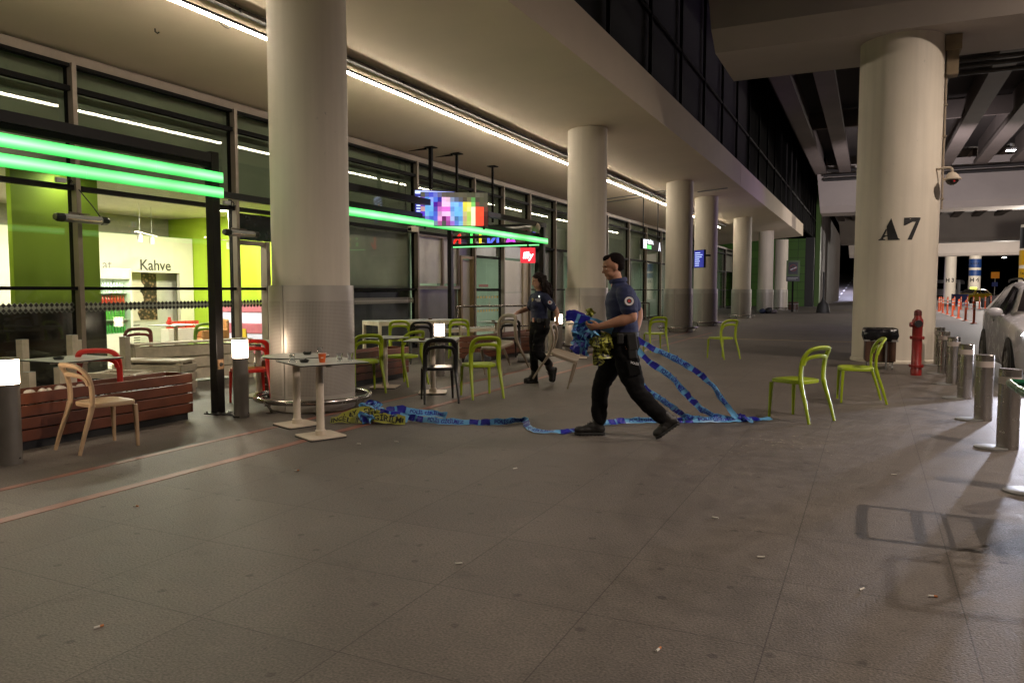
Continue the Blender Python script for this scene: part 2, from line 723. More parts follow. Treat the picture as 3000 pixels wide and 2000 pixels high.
for i in range(1, 22):
    y0, y1 = YM[i] + .036, YM[i + 1] - .036
    for j, (z0, z1) in enumerate(ROWS):
        if 16 < YM[i] < 22 and j < 2:
            continue
        o = MB()
        if j >= 2:
            tilt = random.uniform(-.003, .003)
            lean = (z1 - z0) * .0185   # panes sit a little out of plumb, as their reflections show
            o.rings([[(-10.352, y0, z0), (-10.34, y0, z0), (-10.34 - lean, y0, z1), (-10.352 - lean, y0, z1)], [(-10.352 + tilt, y1, z0), (-10.34 + tilt, y1, z0), (-10.34 + tilt - lean, y1, z1), (-10.352 + tilt - lean, y1, z1)]])
        else:
            o.box(-10.352, -10.34, y0, y1, z0, z1)
        p = tb(o, 'glass_pane', g_up if j >= 2 else g_clear)
# backing behind the upper glass
back = mat('blind_backing', (.36, .36, .29), .8, var=.15, scale=.8)
o = MB()
o.box(-10.62, -10.56, -5, 16.1, 3.16, 4.75)
o.box(-10.62, -10.56, 16.16, 71, 2.9, 4.75)
tb(o, 'spandrel_backing', back)
# frosted bay beside the cafe
o = MB()
o.box(-10.52, -10.48, 13.2, 16.1, 1.46, 3.14)
tb(o, 'frosted_panel', mat('frosted_grey', (.30, .31, .25), .5, var=.35, scale=.7))
o = MB()
o.box(-10.52, -10.48, 13.2, 16.1, .06, 1.44)
tb(o, 'dark_panel', mat('dark_lower_panel', (.06, .062, .05), .3, var=.5, scale=1.5))
o = MB()
for y0, y1 in ((13.25, 13.7), (13.95, 14.25), (14.35, 15.1), (15.15, 15.95)):
    o.box(-10.475, -10.46, y0, y1, 2.80, 2.83)
tb(o, 'light_slot', mat('slot_strip', (.5, .45, .4), .5))
# serving window and doors
tanf = frame_tan
greyp = mat('grey_white_panel', (.50, .50, .46), .45, var=.08)
o = MB()
o.box(-10.40, -10.34, 16.25, 17.45, 1.60, 2.80)
o.box(-10.40, -10.34, 17.52, 18.3, 1.60, 2.80)
tb(o, 'window_panel', mat('milky_panel', (.50, .50, .44), .35, var=.25, scale=1.5))
o = MB()
o.box(-10.34, -10.33, 17.55, 18.28, 1.62, 2.0)
tb(o, 'paper_sheet', greyp)
o = MB()
for z in (1.5, 2.83):
    o.box(-10.36, -10.26, 16.19, 18.38, z - .04, z + .04)
for y in (17.485, 18.34):
    o.box(-10.36, -10.27, y - .035, y + .035, 1.541, 2.789)
tb(o, 'window_frame', tanf)
o = MB()
o.box(-10.40, -10.35, 16.19, 18.36, .03, 1.455)
tb(o, 'lower_panel', mat('satin_panel', (.20, .20, .185), .3, metal=.3, var=.3, scale=1.2))
o = MB()
o.box(-10.38, -10.34, 18.5, 19.05, .03, 2.27)
tb(o, 'service_door', mat('service_door', (.42, .41, .34), .35, metal=.2, var=.2, scale=1))
o = MB()
o.box(-10.36, -10.24, 18.39, 18.48, 0, 2.3)
o.box(-10.36, -10.24, 19.06, 19.13, 0, 2.3)
o.box(-10.36, -10.24, 18.39, 19.13, 2.301, 2.38)
tb(o, 'door_frame', mat('brass_frame', (.26, .19, .09), .4, metal=.4))
o = MB()
o.box(-10.37, -10.35, 18.39, 19.13, 2.40, 2.83)
o.box(-10.37, -10.35, 21.1, 23, 2.44, 2.83)
o.box(-10.37, -10.35, 19.2, 21.0, 2.44, 2.83)
tb(o, 'transom_panel', mat('transom_panel', (.10, .11, .09), .3, var=.2))
for y0, y1 in ((19.22, 20.1), (20.13, 21.0)):
    o = MB()
    o.box(-10.352, -10.34, y0, y1, .05, 2.35)
    tb(o, 'door_glass', g_clear)
o = MB()
o.box(-10.37, -10.31, 19.2, 21.0, 1.40, 1.48)
o.box(-10.37, -10.31, 19.2, 21.0, 2.36, 2.43)
tb(o, 'door_rail', frame_black)
o = MB()
o.box(-10.39, -10.33, 21.12, 22.6, .03, 1.35)
o.box(-10.39, -10.33, 21.12, 22.6, 1.36, 2.36)
tb(o, 'white_door_panel', mat('white_door', (.62, .58, .53), .45, var=.05))
o = MB()
o.box(-10.38, -10.27, 22.68, 22.98, .0, 2.4)
o.box(-10.36, -10.27, 22.605, 22.675, .0, 2.4)
tb(o, 'door_jamb', mat('cream_jamb', (.45, .38, .26), .5))
# cafe entrance: black sign board over the door
o = MB()
o.box(-10.33, -10.25, 10.25, 13.1, 2.33, 2.80)
tb(o, 'sign_board', mat('sign_black', (.012, .010, .010), .25, var=.3))
o = MB()
o.box(-10.37, -10.22, 10.90, 11.0, 0, 2.32)
o.box(-10.36, -10.24, 10.24, 10.89, 2.24, 2.32)
tb(o, 'door_post', tanf)
# ------------------------------------------------------------------ cafe room
wall_w = mat('cafe_white_wall', (.78, .74, .62), .7, var=.03)
wall_g = mat('cafe_green_wall', (.40, .58, .035), .6, var=.04)
wall_g2 = mat('cafe_deep_green_wall', (.27, .40, .03), .6, var=.08, scale=1)
o = MB()
o.box(-15.0, -14.9, 3, 11.69, 0, 2.66)
o.box(-15.0, -14.9, 13.0, 13.4, 0, 2.66)
o.box(-15.0, -14.9, 11.69, 13.0, 1.83, 2.66)
o.box(-15.75, -15.0, 3, 13.4, 2.56, 2.66)
tb(o, 'cafe_back_wall', wall_w)
o = MB()
o.box(-15.3, -15.25, 11.5, 13.2, 0, 1.9)
tb(o, 'niche_back', mat('niche_grey', (.55, .54, .47), .6))
o = MB()
o.box(-15.8, -15.7, 3, 13.4, 2.66, 3.3)
tb(o, 'cafe_upper_wall', mat('shaded_recess', (.36, .35, .27), .7))  # greyer than the white wall: the soffit's shade is put into the colour
o = MB()
o.box(-15.8, -10.6, 3, 13.5, 3.16, 3.3)
tb(o, 'cafe_ceiling', mat('cafe_ceiling', (.75, .72, .62), .7))
o = MB()
o.box(-15.8, -10.46, 13.42, 13.52, 0, 3.16)
tb(o, 'cafe_side_wall', wall_g)
o = MB()
o.box(-15.8, -10.46, 2.9, 3, 0, 3.16)
tb(o, 'cafe_end_wall', wall_w)
tile = mat('checker_floor', (.5, .5, .5), .25, var=0)
ck = N(tile, 'ShaderNodeTexChecker')
ck.inputs['Scale'].default_value = 3.3
ck.inputs[1].default_value = (.65, .6, .52, 1)
ck.inputs[2].default_value = (.03, .028, .025, 1)
tcn = N(tile, 'ShaderNodeTexCoord')
L(tile, tcn.outputs['Object'], ck.inputs[0])
L(tile, ck.outputs[0], tile.node_tree.nodes['Principled BSDF'].inputs['Base Color'])
o = MB()
o.box(-15.8, -10.43, 3, 13.4, -.05, .012)
tb(o, 'cafe_floor', tile)
o = MB()
o.box(-11.0, -10.9, 6.68, 8.0, 1.22, 3.15)
tb(o, 'partition_upper', wall_g2)
o = MB()
o.box(-11.02, -10.88, 6.2, 8.06, .02, 1.2)
tb(o, 'partition_lower', mat('black_glass_counter', (.02, .018, .016), .12, var=.3, scale=1.5))
o = MB()
o.box(-11.5, -11.4, 4.5, 6.75, 1.25, 3.15)
tb(o, 'partition_lit', mat('cafe_yellow_wall', (.62, .66, .08), .6, var=.03))
o = MB()
o.box(-11.45, -11.35, 5.2, 6.6, .02, 1.2)
tb(o, 'mauve_panel', mat('mauve_panel', (.36, .28, .25), .5))
# wall lettering
letter = mat('wall_letters', (.03, .028, .03), .5, var=0)
letter_g = mat('wall_letters_grey', (.22, .21, .24), .5, var=0)
o = MB()
addtext(o, 'Kahve', .34, lambda x, y: (-14.894, 12.33 + x, 1.885 + y), bold=.004)
tb(o, 'wall_lettering', letter, fix=False)
o = MB()
addtext(o, 'at', .30, lambda x, y: (-14.894, 11.1 + x, 1.88 + y))
tb(o, 'wall_lettering', letter_g, fix=False)
# coffee bean poster: a flat print in the niche
pm = mat('bean_print', (.1, .05, .03), .5, var=0)
tcp = N(pm, 'ShaderNodeTexCoord')
vop = N(pm, 'ShaderNodeTexVoronoi')
vop.inputs['Scale'].default_value = 13
L(pm, tcp.outputs['Object'], vop.inputs[0])
crp = N(pm, 'ShaderNodeValToRGB')
crp.color_ramp.elements[0].color = (.34, .20, .13, 1)
crp.color_ramp.elements[1].color = (.015, .008, .006, 1)
crp.color_ramp.elements[0].position = .1
crp.color_ramp.elements[1].position = .5
L(pm, vop.outputs['Distance'], crp.inputs[0])
L(pm, crp.outputs[0], pm.node_tree.nodes['Principled BSDF'].inputs['Base Color'])
P = thing('coffee_poster', 'tall poster of brown coffee beans on the cafe wall under the word Kahve', 'poster', (-15.24, 12.2, .9))
o = MB()
o.box(0, .012, -.42, .42, -.18, .95)
o.build('poster_sheet', mat('poster_paper', (.62, .56, .46), .5, var=.05), P)
o = MB()
random.seed(3)
pts = [(.0, .93), (.12, .94), (.41, .9), (.41, -.17), (-.05, -.16), (-.13, .02), (0, .12), (.05, .3), (.02, .45), (-.05, .5), (.08, .62), (.0, .72)]
o.extr(pts, lambda x, y, h: (.0125 + h, x, y), .004)
o.build('bean_picture', pm, P)
# interior lamps (mid-room discs are visible, those at the partition and yellow wall are added; each carries its own light)
disc_m = mat('downlight_glow', (1, 1, 1), .5, var=0, emit=30, ecol=(1, .95, .82))
k = 0
for x, y, lb in ((-10.66, 7.35, 'round downlight added between the deep green partition and the glass to brighten the partition'), (-12.35, 9.7, 'round ceiling downlight in the cafe, the one nearer the deep green partition'), (-12.3, 10.8, 'round ceiling downlight in the cafe, the one nearer the black post'), (-13.6, 7.6, 'round ceiling downlight in the cafe, deep in the room'), (-10.85, 5.7, 'round downlight added above the yellow wall to brighten it'), (-12.8, 12.4, 'round ceiling downlight above the ice cream cabinet')):
    D = thing('downlight', lb, 'ceiling light', (x, y, 3.158), group='round downlights in the cafe ceiling')
    o = MB()
    o.lathe([(.14, -.012), (.14, 0), (.11, 0), (.11, -.012)], 24, caps=False)
    o.build('trim_ring', cream, D)
    o = MB()
    o.lathe([(.11, -.008), (.11, -.002)], 24)
    o.build('lens', disc_m, D)
    light('lamp', 'AREA', (0, 0, -.03), 3.5 if x > -10.7 else (14 if x > -11 else 135), (1, .93, .74), .3, parent=D)
# lobby further along
o = MB()
o.box(-14.6, -14.5, 16.3, 70, 0, 3.0)
tb(o, 'lobby_wall', mat('lobby_wall', (.46, .55, .42), .6, var=.25, scale=.5))
o = MB()
o.box(-14.6, -10.6, 16.3, 70, 3.0, 3.05)
tb(o, 'lobby_ceiling', mat('lobby_ceiling', (.5, .5, .45), .7))
o = MB()
o.box(-14.5, -10.45, 16.3, 70, -.03, .01)
tb(o, 'lobby_floor', mat('lobby_floor', (.25, .27, .22), .3))
o = MB()
for y in (16.3, 24.2, 27.0, 33, 36, 43, 52, 60):
    o.box(-14.5, -10.6, y, y + .08, 0, 3)
tb(o, 'lobby_partition', mat('lobby_partition', (.28, .33, .27), .5, var=.2, scale=.7))
lp = mat('lobby_strip_glow', (1, 1, 1), .5, var=0, emit=6, ecol=(.9, 1, .85))
for y, e in ((20.2, 110), (22.6, 20), (30, 90), (40, 70), (48, 70), (57, 40)):
    D = thing('lobby_light', {20.2: 'square ceiling panel behind the glass door near the white door', 22.6: 'square ceiling panel behind the white door', 30: 'square ceiling panel in the lobby behind the gate sign', 40: 'square ceiling panel in the lobby past the gate sign', 48: 'square ceiling panel deep in the lobby, before the last one', 57: 'square ceiling panel in the lobby, the farthest'}[y], 'ceiling light', (-12.5, y, 2.99), group='ceiling panels in the lobby')
    o = MB()
    o.box(-.3, .3, -.3, .3, -.01, 0)
    o.build('diffuser', lp, D)
    o = MB()
    for a, b, c, d in ((-.34, -.301, -.34, .34), (.301, .34, -.34, .34), (-.3, .3, -.34, -.301), (-.3, .3, .301, .34)):
        o.box(a, b, c, d, -.015, 0)
    o.build('frame', cream, D)
    light('lamp', 'AREA', (0, 0, -.03), e, (.9, 1, .84), .6, parent=D)
# diamond band stuck on the glass
dia_b = mat('diamond_black', (.012, .010, .010), .4, var=0)
dia_g = mat('diamond_grey', (.30, .32, .26), .5, var=0)


def diamond(mb, y, z, r, x):
    mb.quad((x, y - r, z), (x, y, z - r), (x, y + r, z), (x, y, z + r))


for ya, yb in ((1.25, 4.16), (4.24, 7.16), (7.24, 10.16), (10.24, 10.88), (11.02, 11.9)):
    o = MB()
    o2 = MB()
    n = int((yb - ya) / .072)
    for i in range(n):
        y = ya + .036 + i * (yb - ya - .072) / max(1, n - 1)
        for z in (1.218, 1.146):
            diamond(o, y, z, .0325, -10.334)
            diamond(o2, y, z, .041, -10.337)
        if i < n - 1:
            diamond(o2, y + .036, 1.182, .034, -10.337)
    tb(o, 'diamond_band', dia_b, fix=False)
    tb(o2, 'diamond_band_outline', dia_g, fix=False)
o = MB()
o2 = MB()
for i in range(41):
    y = 13.22 + i * .0715
    for z in (1.218, 1.146):
        diamond(o, y, z, .026, -10.334)
        diamond(o2, y, z, .041, -10.337)
    diamond(o2, y + .036, 1.182, .02, -10.337)
tb(o, 'diamond_band', dia_b, fix=False)
tb(o2, 'diamond_band_outline', mat('diamond_white', (.5, .46, .40), .5, var=0), fix=False)
# rows of amber dots on the glass door
o = MB()
for z in (.82, 1.22):
    for i in range(9):
        y = 19.32 + i * .18
        o.extr([(y, z - .03), (y + .1, z - .03), (y + .1, z + .04), (y, z + .03)], lambda a, b, h: (-10.335 + h, a, b), .002)
tb(o, 'door_glass_dots', mat('amber_dots', (.4, .26, .05), .5, var=0))
o = MB()
o.box(-10.335, -10.33, 19.6, 20.2, 1.52, 1.60)
tb(o, 'door_notice', mat('door_notice', (.28, .08, .06), .5, var=.3, scale=20))

# end walls beyond the canopy
tilegreen = mat('green_tile', (.06, .145, .018), .45, var=.1)
bt = N(tilegreen, 'ShaderNodeTexBrick')
bt.offset = 0
bt.inputs['Scale'].default_value = 1
bt.inputs['Brick Width'].default_value = 1.1
bt.inputs['Row Height'].default_value = .72
bt.inputs['Mortar Size'].default_value = .02
bt.inputs['Color1'].default_value = (.07, .175, .02, 1)
bt.inputs['Color2'].default_value = (.055, .15, .016, 1)
bt.inputs['Mortar'].default_value = (.02, .05, .008, 1)
tcg = N(tilegreen, 'ShaderNodeTexCoord')
mg = N(tilegreen, 'ShaderNodeMapping')
mg.inputs['Rotation'].default_value = (R(90), 0, 0)
L(tilegreen, tcg.outputs['Object'], mg.inputs[0])
L(tilegreen, mg.outputs[0], bt.inputs[0])
L(tilegreen, bt.outputs[0], tilegreen.node_tree.nodes['Principled BSDF'].inputs['Base Color'])
o = MB()
o.box(-14, -5.35, 72, 72.4, 0, 6)
tb(o, 'green_tiled_wall', tilegreen)
o = MB()
o.box(-5.34, -4.62, 72, 74, 0, 6.08)
tb(o, 'dark_end_wall', mat('dark_end', (.014, .014, .013), .4))
o = MB()
o.box(-4.6, -4.2, 73, 74.2, 0, 13)
tb(o, 'green_pier', mat('green_pier', (.07, .15, .02), .45))
o = MB()
for i in range(60):
    y = 75 + i * .7
    o.box(-4.5, -4.2 + (.08 if i % 2 else 0), y, y + .7, 0, 9)
tb(o, 'ribbed_wall', mat('ribbed_wall', (.085, .07, .06), .6))

# ------------------------------------------------------------------ viaduct
conc = mat('viaduct_concrete', (.30, .245, .215), .75, var=.12, scale=.7, bump=.1)
conc_l = mat('viaduct_beam_paint', (.42, .37, .33), .7, var=.08, scale=.6)
VO = (0, 17.4, 0)
V = thing('viaduct', 'concrete road viaduct on round pillars with long girders overhead', 'viaduct', VO)
for y0, w in ((16.0, 2.6), (52, 2.6), (88, 2.6), (124, 2.6)):
    prof = [(0, 9.2), (0, 6.7), (.28, 6.3), (w, 6.3), (w + .0, 9.2)]
    o = MB()
    x0, x1 = -3.05, 44
    # rounded lower corner at the left end
    xs = [x0 - .02, x0, x0 + .08, x0 + .3]
    o.rings([[(x0 - .28 + .28 * min(1, max(0, (9.2 - z) / 2.9)) , y0 + y, z) for y, z in prof], [(x1, y0 + y, z) for y, z in prof]])
    o.build('cap_beam', conc_l, V, off=VO)
gird = mat('girder_concrete', (.20, .165, .145), .8, var=.15, scale=.6)
for k, x in enumerate((-3.05, -1.65, .13, 1.9, 3.7, 5.5, 7.3, 9.1, 11.0)):
    for y0, y1 in ((-12, 15.98), (18.62, 51.98), (54.62, 87.98)):
        o = MB()
        pr = [(-.33, 8.7), (.33, 8.7), (.33, 8.95), (.12, 9.15), (.12, 10.1), (-.12, 10.1), (-.12, 9.15), (-.33, 8.95)]
        if y0 < 18:
            continue
        o.rings([[(x + a, y0, z) for a, z in pr], [(x + a, y1, z) for a, z in pr]])
        o.build('girder', gird, V, off=VO)
o = MB()
o.box(-4.1, 44, -12, 130, 10.1, 10.5)
o.build('deck', mat('deck_concrete', (.06, .05, .045), .8), V, off=VO)
for y in (29, 40):
    o = MB()
    o.box(-3.4, 12, y, y + .25, 9.2, 10.0)
    o.build('diaphragm', gird, V, off=VO)
pipe_m = mat('service_pipe', (.03, .027, .025), .5)
for pts_, r_ in (([(1.3, 18.7, 6.22), (14, 18.7, 6.22)], .05), ([(1.3, 18.78, 6.12), (14, 18.78, 6.12)], .05), ([(1.3, 18.9, 6.0), (14, 18.9, 6.0)], .05), ([(-2.9, 51.6, 8.55), (14, 51.6, 8.55)], .09), ([(-2.9, 51.75, 8.3), (14, 51.75, 8.3)], .09),
                 (smoothpath([(-3.2, 46, 9.5), (-3.0, 50, 8.9), (-2.4, 51.3, 8.8), (-1, 51.4, 8.8)], 6), .1)):
    o = MB()
    o.tube(pts_, r_, 8)
    o.build('service_pipe', pipe_m, V, off=VO)
o = MB()
o.box(1.19, 1.39, 17.0, 17.3, 5.55, 6.0)
o.box(1.15, 1.43, 16.95, 17.35, 6.0, 6.28)
o.build('junction_box', mat('junction_box', (.20, .15, .09), .6), V, off=VO)


# round pillars
def pillar(x, y, r, h, label, group=None, m=paint_white):
    P = thing('round_pillar', label, 'pillar', (x, y, 0), group=group)
    o = MB()
    o.lathe([(r + .03, 0), (r + .03, .04), (r, .07), (r, h)], 64)
    o.build('shaft', m, P, smooth=True)
    return P


PX, PY, PR = .42, 17.2, .755
A7 = pillar(PX, PY, PR, 6.31, 'thick round pillar marked A 7 with a fire hydrant in front', 'pillars under the viaduct')
stencil = mat('stencil_black', (.012, .011, .012), .55, var=.1)
base_a = math.atan2(-PY, -PX)


def cylmap(r, a0, z0, rr=.006):
    return lambda x, y, h=0: ((r + rr + h) * math.cos(a0 + x / r), (r + rr + h) * math.sin(a0 + x / r), z0 + y)


cm = cylmap(PR, base_a, 2.39)
# hand-cut stencil letters, width .36 height .42
A = [[(.02, .0), (.15, .0), (.15, .015), (.11, .03), (.125, .075), (.20, .075), (.2, .095), (.132, .095), (.17, .20), (.155, .225), (.085, .04), (.05, .015), (.02, .015)],
     [(.19, .0), (.40, .0), (.40, .015), (.37, .03), (.24, .42), (.165, .265), (.19, .23), (.235, .11), (.215, .11), (.215, .085), (.245, .085), (.265, .03), (.19, .015)]]
Sv = [[(.0, .36), (.0, .42), (.30, .42), (.30, .40), (.15, .0), (.07, .0), (.21, .34), (.06, .34), (.02, .27), (.0, .27)]]
for nm, polys, dx in (('letter', A, -.33), ('numeral', Sv, .13)):
    o = MB()
    for pl in polys:
        V_ = [o.v(cm(x + dx, y)) for x, y in pl]
        o.f(V_)
    bmesh.ops.triangulate(o.b, faces=o.b.faces[:])
    bmesh.ops.subdivide_edges(o.b, edges=o.b.edges[:], cuts=2)
    for v in o.b.verts:
        q = Vector((v.co.x, v.co.y))
        q = q.normalized() * (PR + .006)
        v.co.x, v.co.y = q
    o.build(nm, stencil, A7, fix=False)
# conduit on the right side
o = MB()
an = base_a + R(84)
c, s_ = math.cos(an), math.sin(an)
o.tube([((PR + .03) * c, (PR + .03) * s_, 6.2), ((PR + .03) * c, (PR + .03) * s_, 3.0)], .02, 8)
for z in (5.6, 5.0, 4.4, 3.8, 3.2):
    o.cbox(((PR + .03) * c, (PR + .03) * s_, z), (.08, .08, .03), an)
o.build('conduit', mat('conduit', (.35, .29, .22), .5), A7)

far_p = [(.74, 52.9 + 0, 'distant round pillar right behind the one marked A 7'), (.74, 88.9, 'farthest round pillar in the A 7 row')]
for x, y, lb in far_p:
    pillar(x, y, PR, 6.31, lb, 'pillars under the viaduct')


def banded(x, y, label, bands, txt, s):
    P = pillar(x, y, PR, 6.31, label, 'pillars under the viaduct')
    a0 = math.atan2(-y, -x)
    for nm, z0, z1, col in bands:
        o = MB()
        o.lathe([(PR + .012, z0), (PR + .012, z1)], 48, caps=False)
        o.build(nm, mat(nm, col, .5, var=.1), P, smooth=True)
    return P, a0


B4, a4 = banded(13.2, 125.5, 'distant pillar with two blue bands marked H 4', [('blue_band', 4.63, 5.86, (.012, .05, .2)), ('blue_band', 3.47, 4.29, (.012, .05, .2))], 'H4', 1)
o = MB()
addtext(o, 'H 4', .75, (lambda f: (lambda x, y: f(x, y)))(cylmap(PR, a4, 2.65, .02)), bold=.03)
o.build('lettering', stencil, B4, fix=False)
o = MB()
addtext(o, '- - - -', .5, (lambda f: (lambda x, y: f(x, y)))(cylmap(PR, a4, 5.1, .03)), bold=.04)
o.build('lettering', stencil, B4, fix=False)
B5, a5 = banded(10.75, 68, 'pillar with a black panel and yellow taxi bands marked B, behind the white car', [('black_band', 4.55, 6.1, (.012, .012, .014)), ('yellow_band', 3.3, 4.42, (.55, .32, .01)), ('yellow_band', 2.35, 3.05, (.55, .32, .01))], 'B', 1)
o = MB()
addtext(o, 'B 7', .62, (lambda f: (lambda x, y: f(x, y)))(cylmap(PR, a5, 1.6, .02)), bold=.015)
addtext(o, 'TAKSİ / TAXI', .26, (lambda f: (lambda x, y: f(x, y)))(cylmap(PR, a5, 2.6, .02)), bold=.008)
o.build('lettering', stencil, B5, fix=False)
o = MB()
addtext(o, 'UBER', .42, (lambda f: (lambda x, y: f(x, y)))(cylmap(PR, a5, 5.2, .02)))
o.build('lettering', mat('sign_grey_text', (.4, .4, .42), .5), B5, fix=False)
o = MB()
f5 = cylmap(PR, a5, 3.45, .02)
car = [(-.3, .1), (-.2, .1), (-.2, 0), (-.1, 0), (-.1, .1), (.1, .1), (.1, 0), (.2, 0), (.2, .1), (.3, .1), (.3, .42), (.22, .5), (.16, .75), (-.16, .75), (-.22, .5), (-.3, .42)]
o.f([o.v(f5(x * .9, y)) for x, y in car])
o.build('car_pictogram', stencil, B5, fix=False)
B3 = pillar(10.3, 127, PR, 6.31, 'distant pillar on the left of the blue banded one, marked H 3', 'pillars under the viaduct')
o = MB()
addtext(o, 'H 3', .75, (lambda f: (lambda x, y: f(x, y)))(cylmap(PR, math.atan2(-127, -10.3), 2.65, .02)), bold=.03)
o.build('lettering', stencil, B3, fix=False)


# ------------------------------------------------------------------ clad columns under the canopy
perf = mat('perforated_sheet', (.34, .31, .275), .42, metal=.35, var=0)
uvn = N(perf, 'ShaderNodeUVMap')
vm = N(perf, 'ShaderNodeTexVoronoi')
vm.inputs['Randomness'].default_value = 0
vm.inputs['Scale'].default_value = 62
rr_ = N(perf, 'ShaderNodeMapRange')
for i_, x_ in zip((1, 2, 3, 4), (.22, .34, .55, 1.05)):
    rr_.inputs[i_].default_value = x_
vs_ = N(perf, 'ShaderNodeVectorMath')
vs_.operation = 'SCALE'
vs_.inputs[0].default_value = (.44, .405, .36)
L(perf, uvn.outputs[0], vm.inputs[0])
L(perf, vm.outputs['Distance'], rr_.inputs[0])
L(perf, rr_.outputs[0], vs_.inputs['Scale'])
L(perf, vs_.outputs[0], perf.node_tree.nodes['Principled BSDF'].inputs['Base Color'])


def arcpanel(r, t, a0, a1, z0, z1, seg=24, uv=False):
    o = MB()
    rings = []
    for i in range(seg + 1):
        a = a0 + (a1 - a0) * i / seg
        c, s = math.cos(a), math.sin(a)
        rings.append([(r * c, r * s, z0), ((r + t) * c, (r + t) * s, z0), ((r + t) * c, (r + t) * s, z1), (r * c, r * s, z1)])
    o.rings(rings)
    if uv:
        l = o.b.loops.layers.uv.new('UVMap')
        for f in o.b.faces:
            for lp in f.loops:
                x, y, z = lp.vert.co
                a = math.atan2(y, x)
                if a < a0 - .01:
                    a += 2 * math.pi
                lp[l].uv = ((a - a0) * r, z)
    return o


def column():
    P = thing('clad_column', 'x', 'column', (0, 0, 0))
    o = MB()
    o.lathe([(.455, 0), (.455, 5.14)], 64)
    o.build('shaft', paint_white, P, smooth=True)
    for k in range(3):
        a0 = R(-90 + 120 * k) + .014
        a1 = a0 + R(120) - .028
        arcpanel(.468, .03, a0, a1, .015, 1.48).build('cladding_panel', clad_mat, P, smooth=True)
        arcpanel(.499, .002, a0 + .08, a1 - .08, .2, 1.3, uv=True).build('perforated_sheet', perf, P, smooth=True)
    o = MB()
    o.tube([(.67 * math.cos(2 * math.pi * k / 48), .67 * math.sin(2 * math.pi * k / 48), .15) for k in range(48)], .033, 12, closed=True)
    o.build('guard_ring', steel, P, smooth=True)
    for k in range(6):
        a = R(60 * k + 15)
        c, s = math.cos(a), math.sin(a)
        o = MB()
        o.tube([(.66 * c, .66 * s, .13), (.60 * c, .60 * s, .06), (.57 * c, .57 * s, .004)], .022, 8, r2=.01, sq=True)
        o.cbox((.57 * c, .57 * s, .005), (.12, .07, .01), a)
        o.build('ring_bracket', steel, P)
    return P


c0 = column()
cols = [(7.25, 'nearest perforated-clad column with steel guard ring, behind the two small white tables'), (16.9, 'perforated-clad column beside the policewoman, second from the camera'), (26.3, 'perforated-clad column carrying a small screen, third from the camera'),
        (31.0, 'perforated-clad column close behind the third one, right of the small screen'), (40.5, 'perforated-clad column in the middle distance, fifth from the camera'),
        (50.2, 'perforated-clad column with dark bags at its foot, sixth from the camera'), (59.3, 'farthest perforated-clad column, left of the no smoking sign')]
for i, (y, lb) in enumerate(cols):
    if i == 0:
        c = c0
        c.location = (-6.1, y, 0)
        c['label'] = lb
        c['group'] = 'clad columns under the canopy'
    else:
        c = dup(c0, (-6.05, y, 0), label=lb, group='clad columns under the canopy')
# column 1 rests at its measured position; others in line


# ------------------------------------------------------------------ linear lights
TX, TZ = -7.5, 4.80
n_t = 0
ys = [-9.04 + 3.02 * i for i in range(17)]
names = ['first', 'second', 'third', 'fourth', 'fifth', 'sixth', 'seventh', 'eighth', 'ninth', 'tenth', 'eleventh', 'twelfth', 'thirteenth', 'fourteenth', 'fifteenth', 'sixteenth', 'seventeenth', 'eighteenth']
for i, y in enumerate(ys):
    lb = 'white tube light of the long row under the canopy, %s from the near end' % names[i]
    if i == 16:
        lb = 'white tube light of the long row under the canopy, the last at the far end'
    P = thing('tube_light', lb, 'tube light', (TX, y + 1.5, TZ), group='white tube lights in one line under the canopy')
    o = MB()
    o.box(-.022, .022, -1.49, 1.49, -.0, .03)
    o.build('diffuser', tube_mat, P, bevel=.008)
    o = MB()
    o.box(-.036, .036, -1.5, 1.5, .031, .06)
    o.build('housing', frame_black, P)
tray_m = mat('cable_tray', (.045, .038, .028), .55, metal=.2)
P = thing('cable_tray', 'perforated cable tray hung on rods beside the row of tube lights', 'cable tray', (-7.36, 20, 4.93))
o = MB()
y = -23
while y < 23:
    o.box(-.05, .05, y, y + 4.6, 0, .012)
    o.box(-.05, -.044, y, y + 4.6, .012, .05)
    o.box(.044, .05, y, y + 4.6, .012, .05)
    y += 4.6
o.build('tray', tray_m, P)
o = MB()
y = -22
while y < 23:
    o.box(-.02, .02, y, y + .05, -.002, -.0005)
    y += .12
o.build('slots', dark_edge, P)
for k in range(24):
    y = -20 + k * 1.85
    o = MB()
    o.cyl((0, y, .012), (0, y, .085), .007, seg=8)
    o.cbox((.03, y, .02), (.10, .02, .012))
    o.cbox((.075, y, .005), (.012, .02, .06))
    o.build('hanger', frame_black, P)
P = thing('hanging_wire', 'loop of wire dangling by the tube lights at the top left', 'wire', (-7.45, 7.2, 4.8))
o = MB()
o.tube(smoothpath([(0, -.05, .03), (.03, 0, -.06), (.05, .08, -.1), (.03, .16, -.06), (0, .2, .03)], 6), .006, 6)
o.build('wire', tray_m, P)
# thin conduits across the soffit near the third column
P = thing('soffit_conduit', 'thin conduits fixed across the canopy soffit near the expansion joint', 'conduit', (-7, 28, 4.95))
o = MB()
for yy, xa, xb in ((27.6, -10.2, -6.4), (28.4, -9.5, -6.3), (29.0, -6.0, -4.9)):
    o.tube([(xa + 7, yy - 28, cz(xa) - 4.975), (xb + 7, yy - 28, cz(xb) - 4.975)], .02, 8)
o.build('conduit', galv, P)
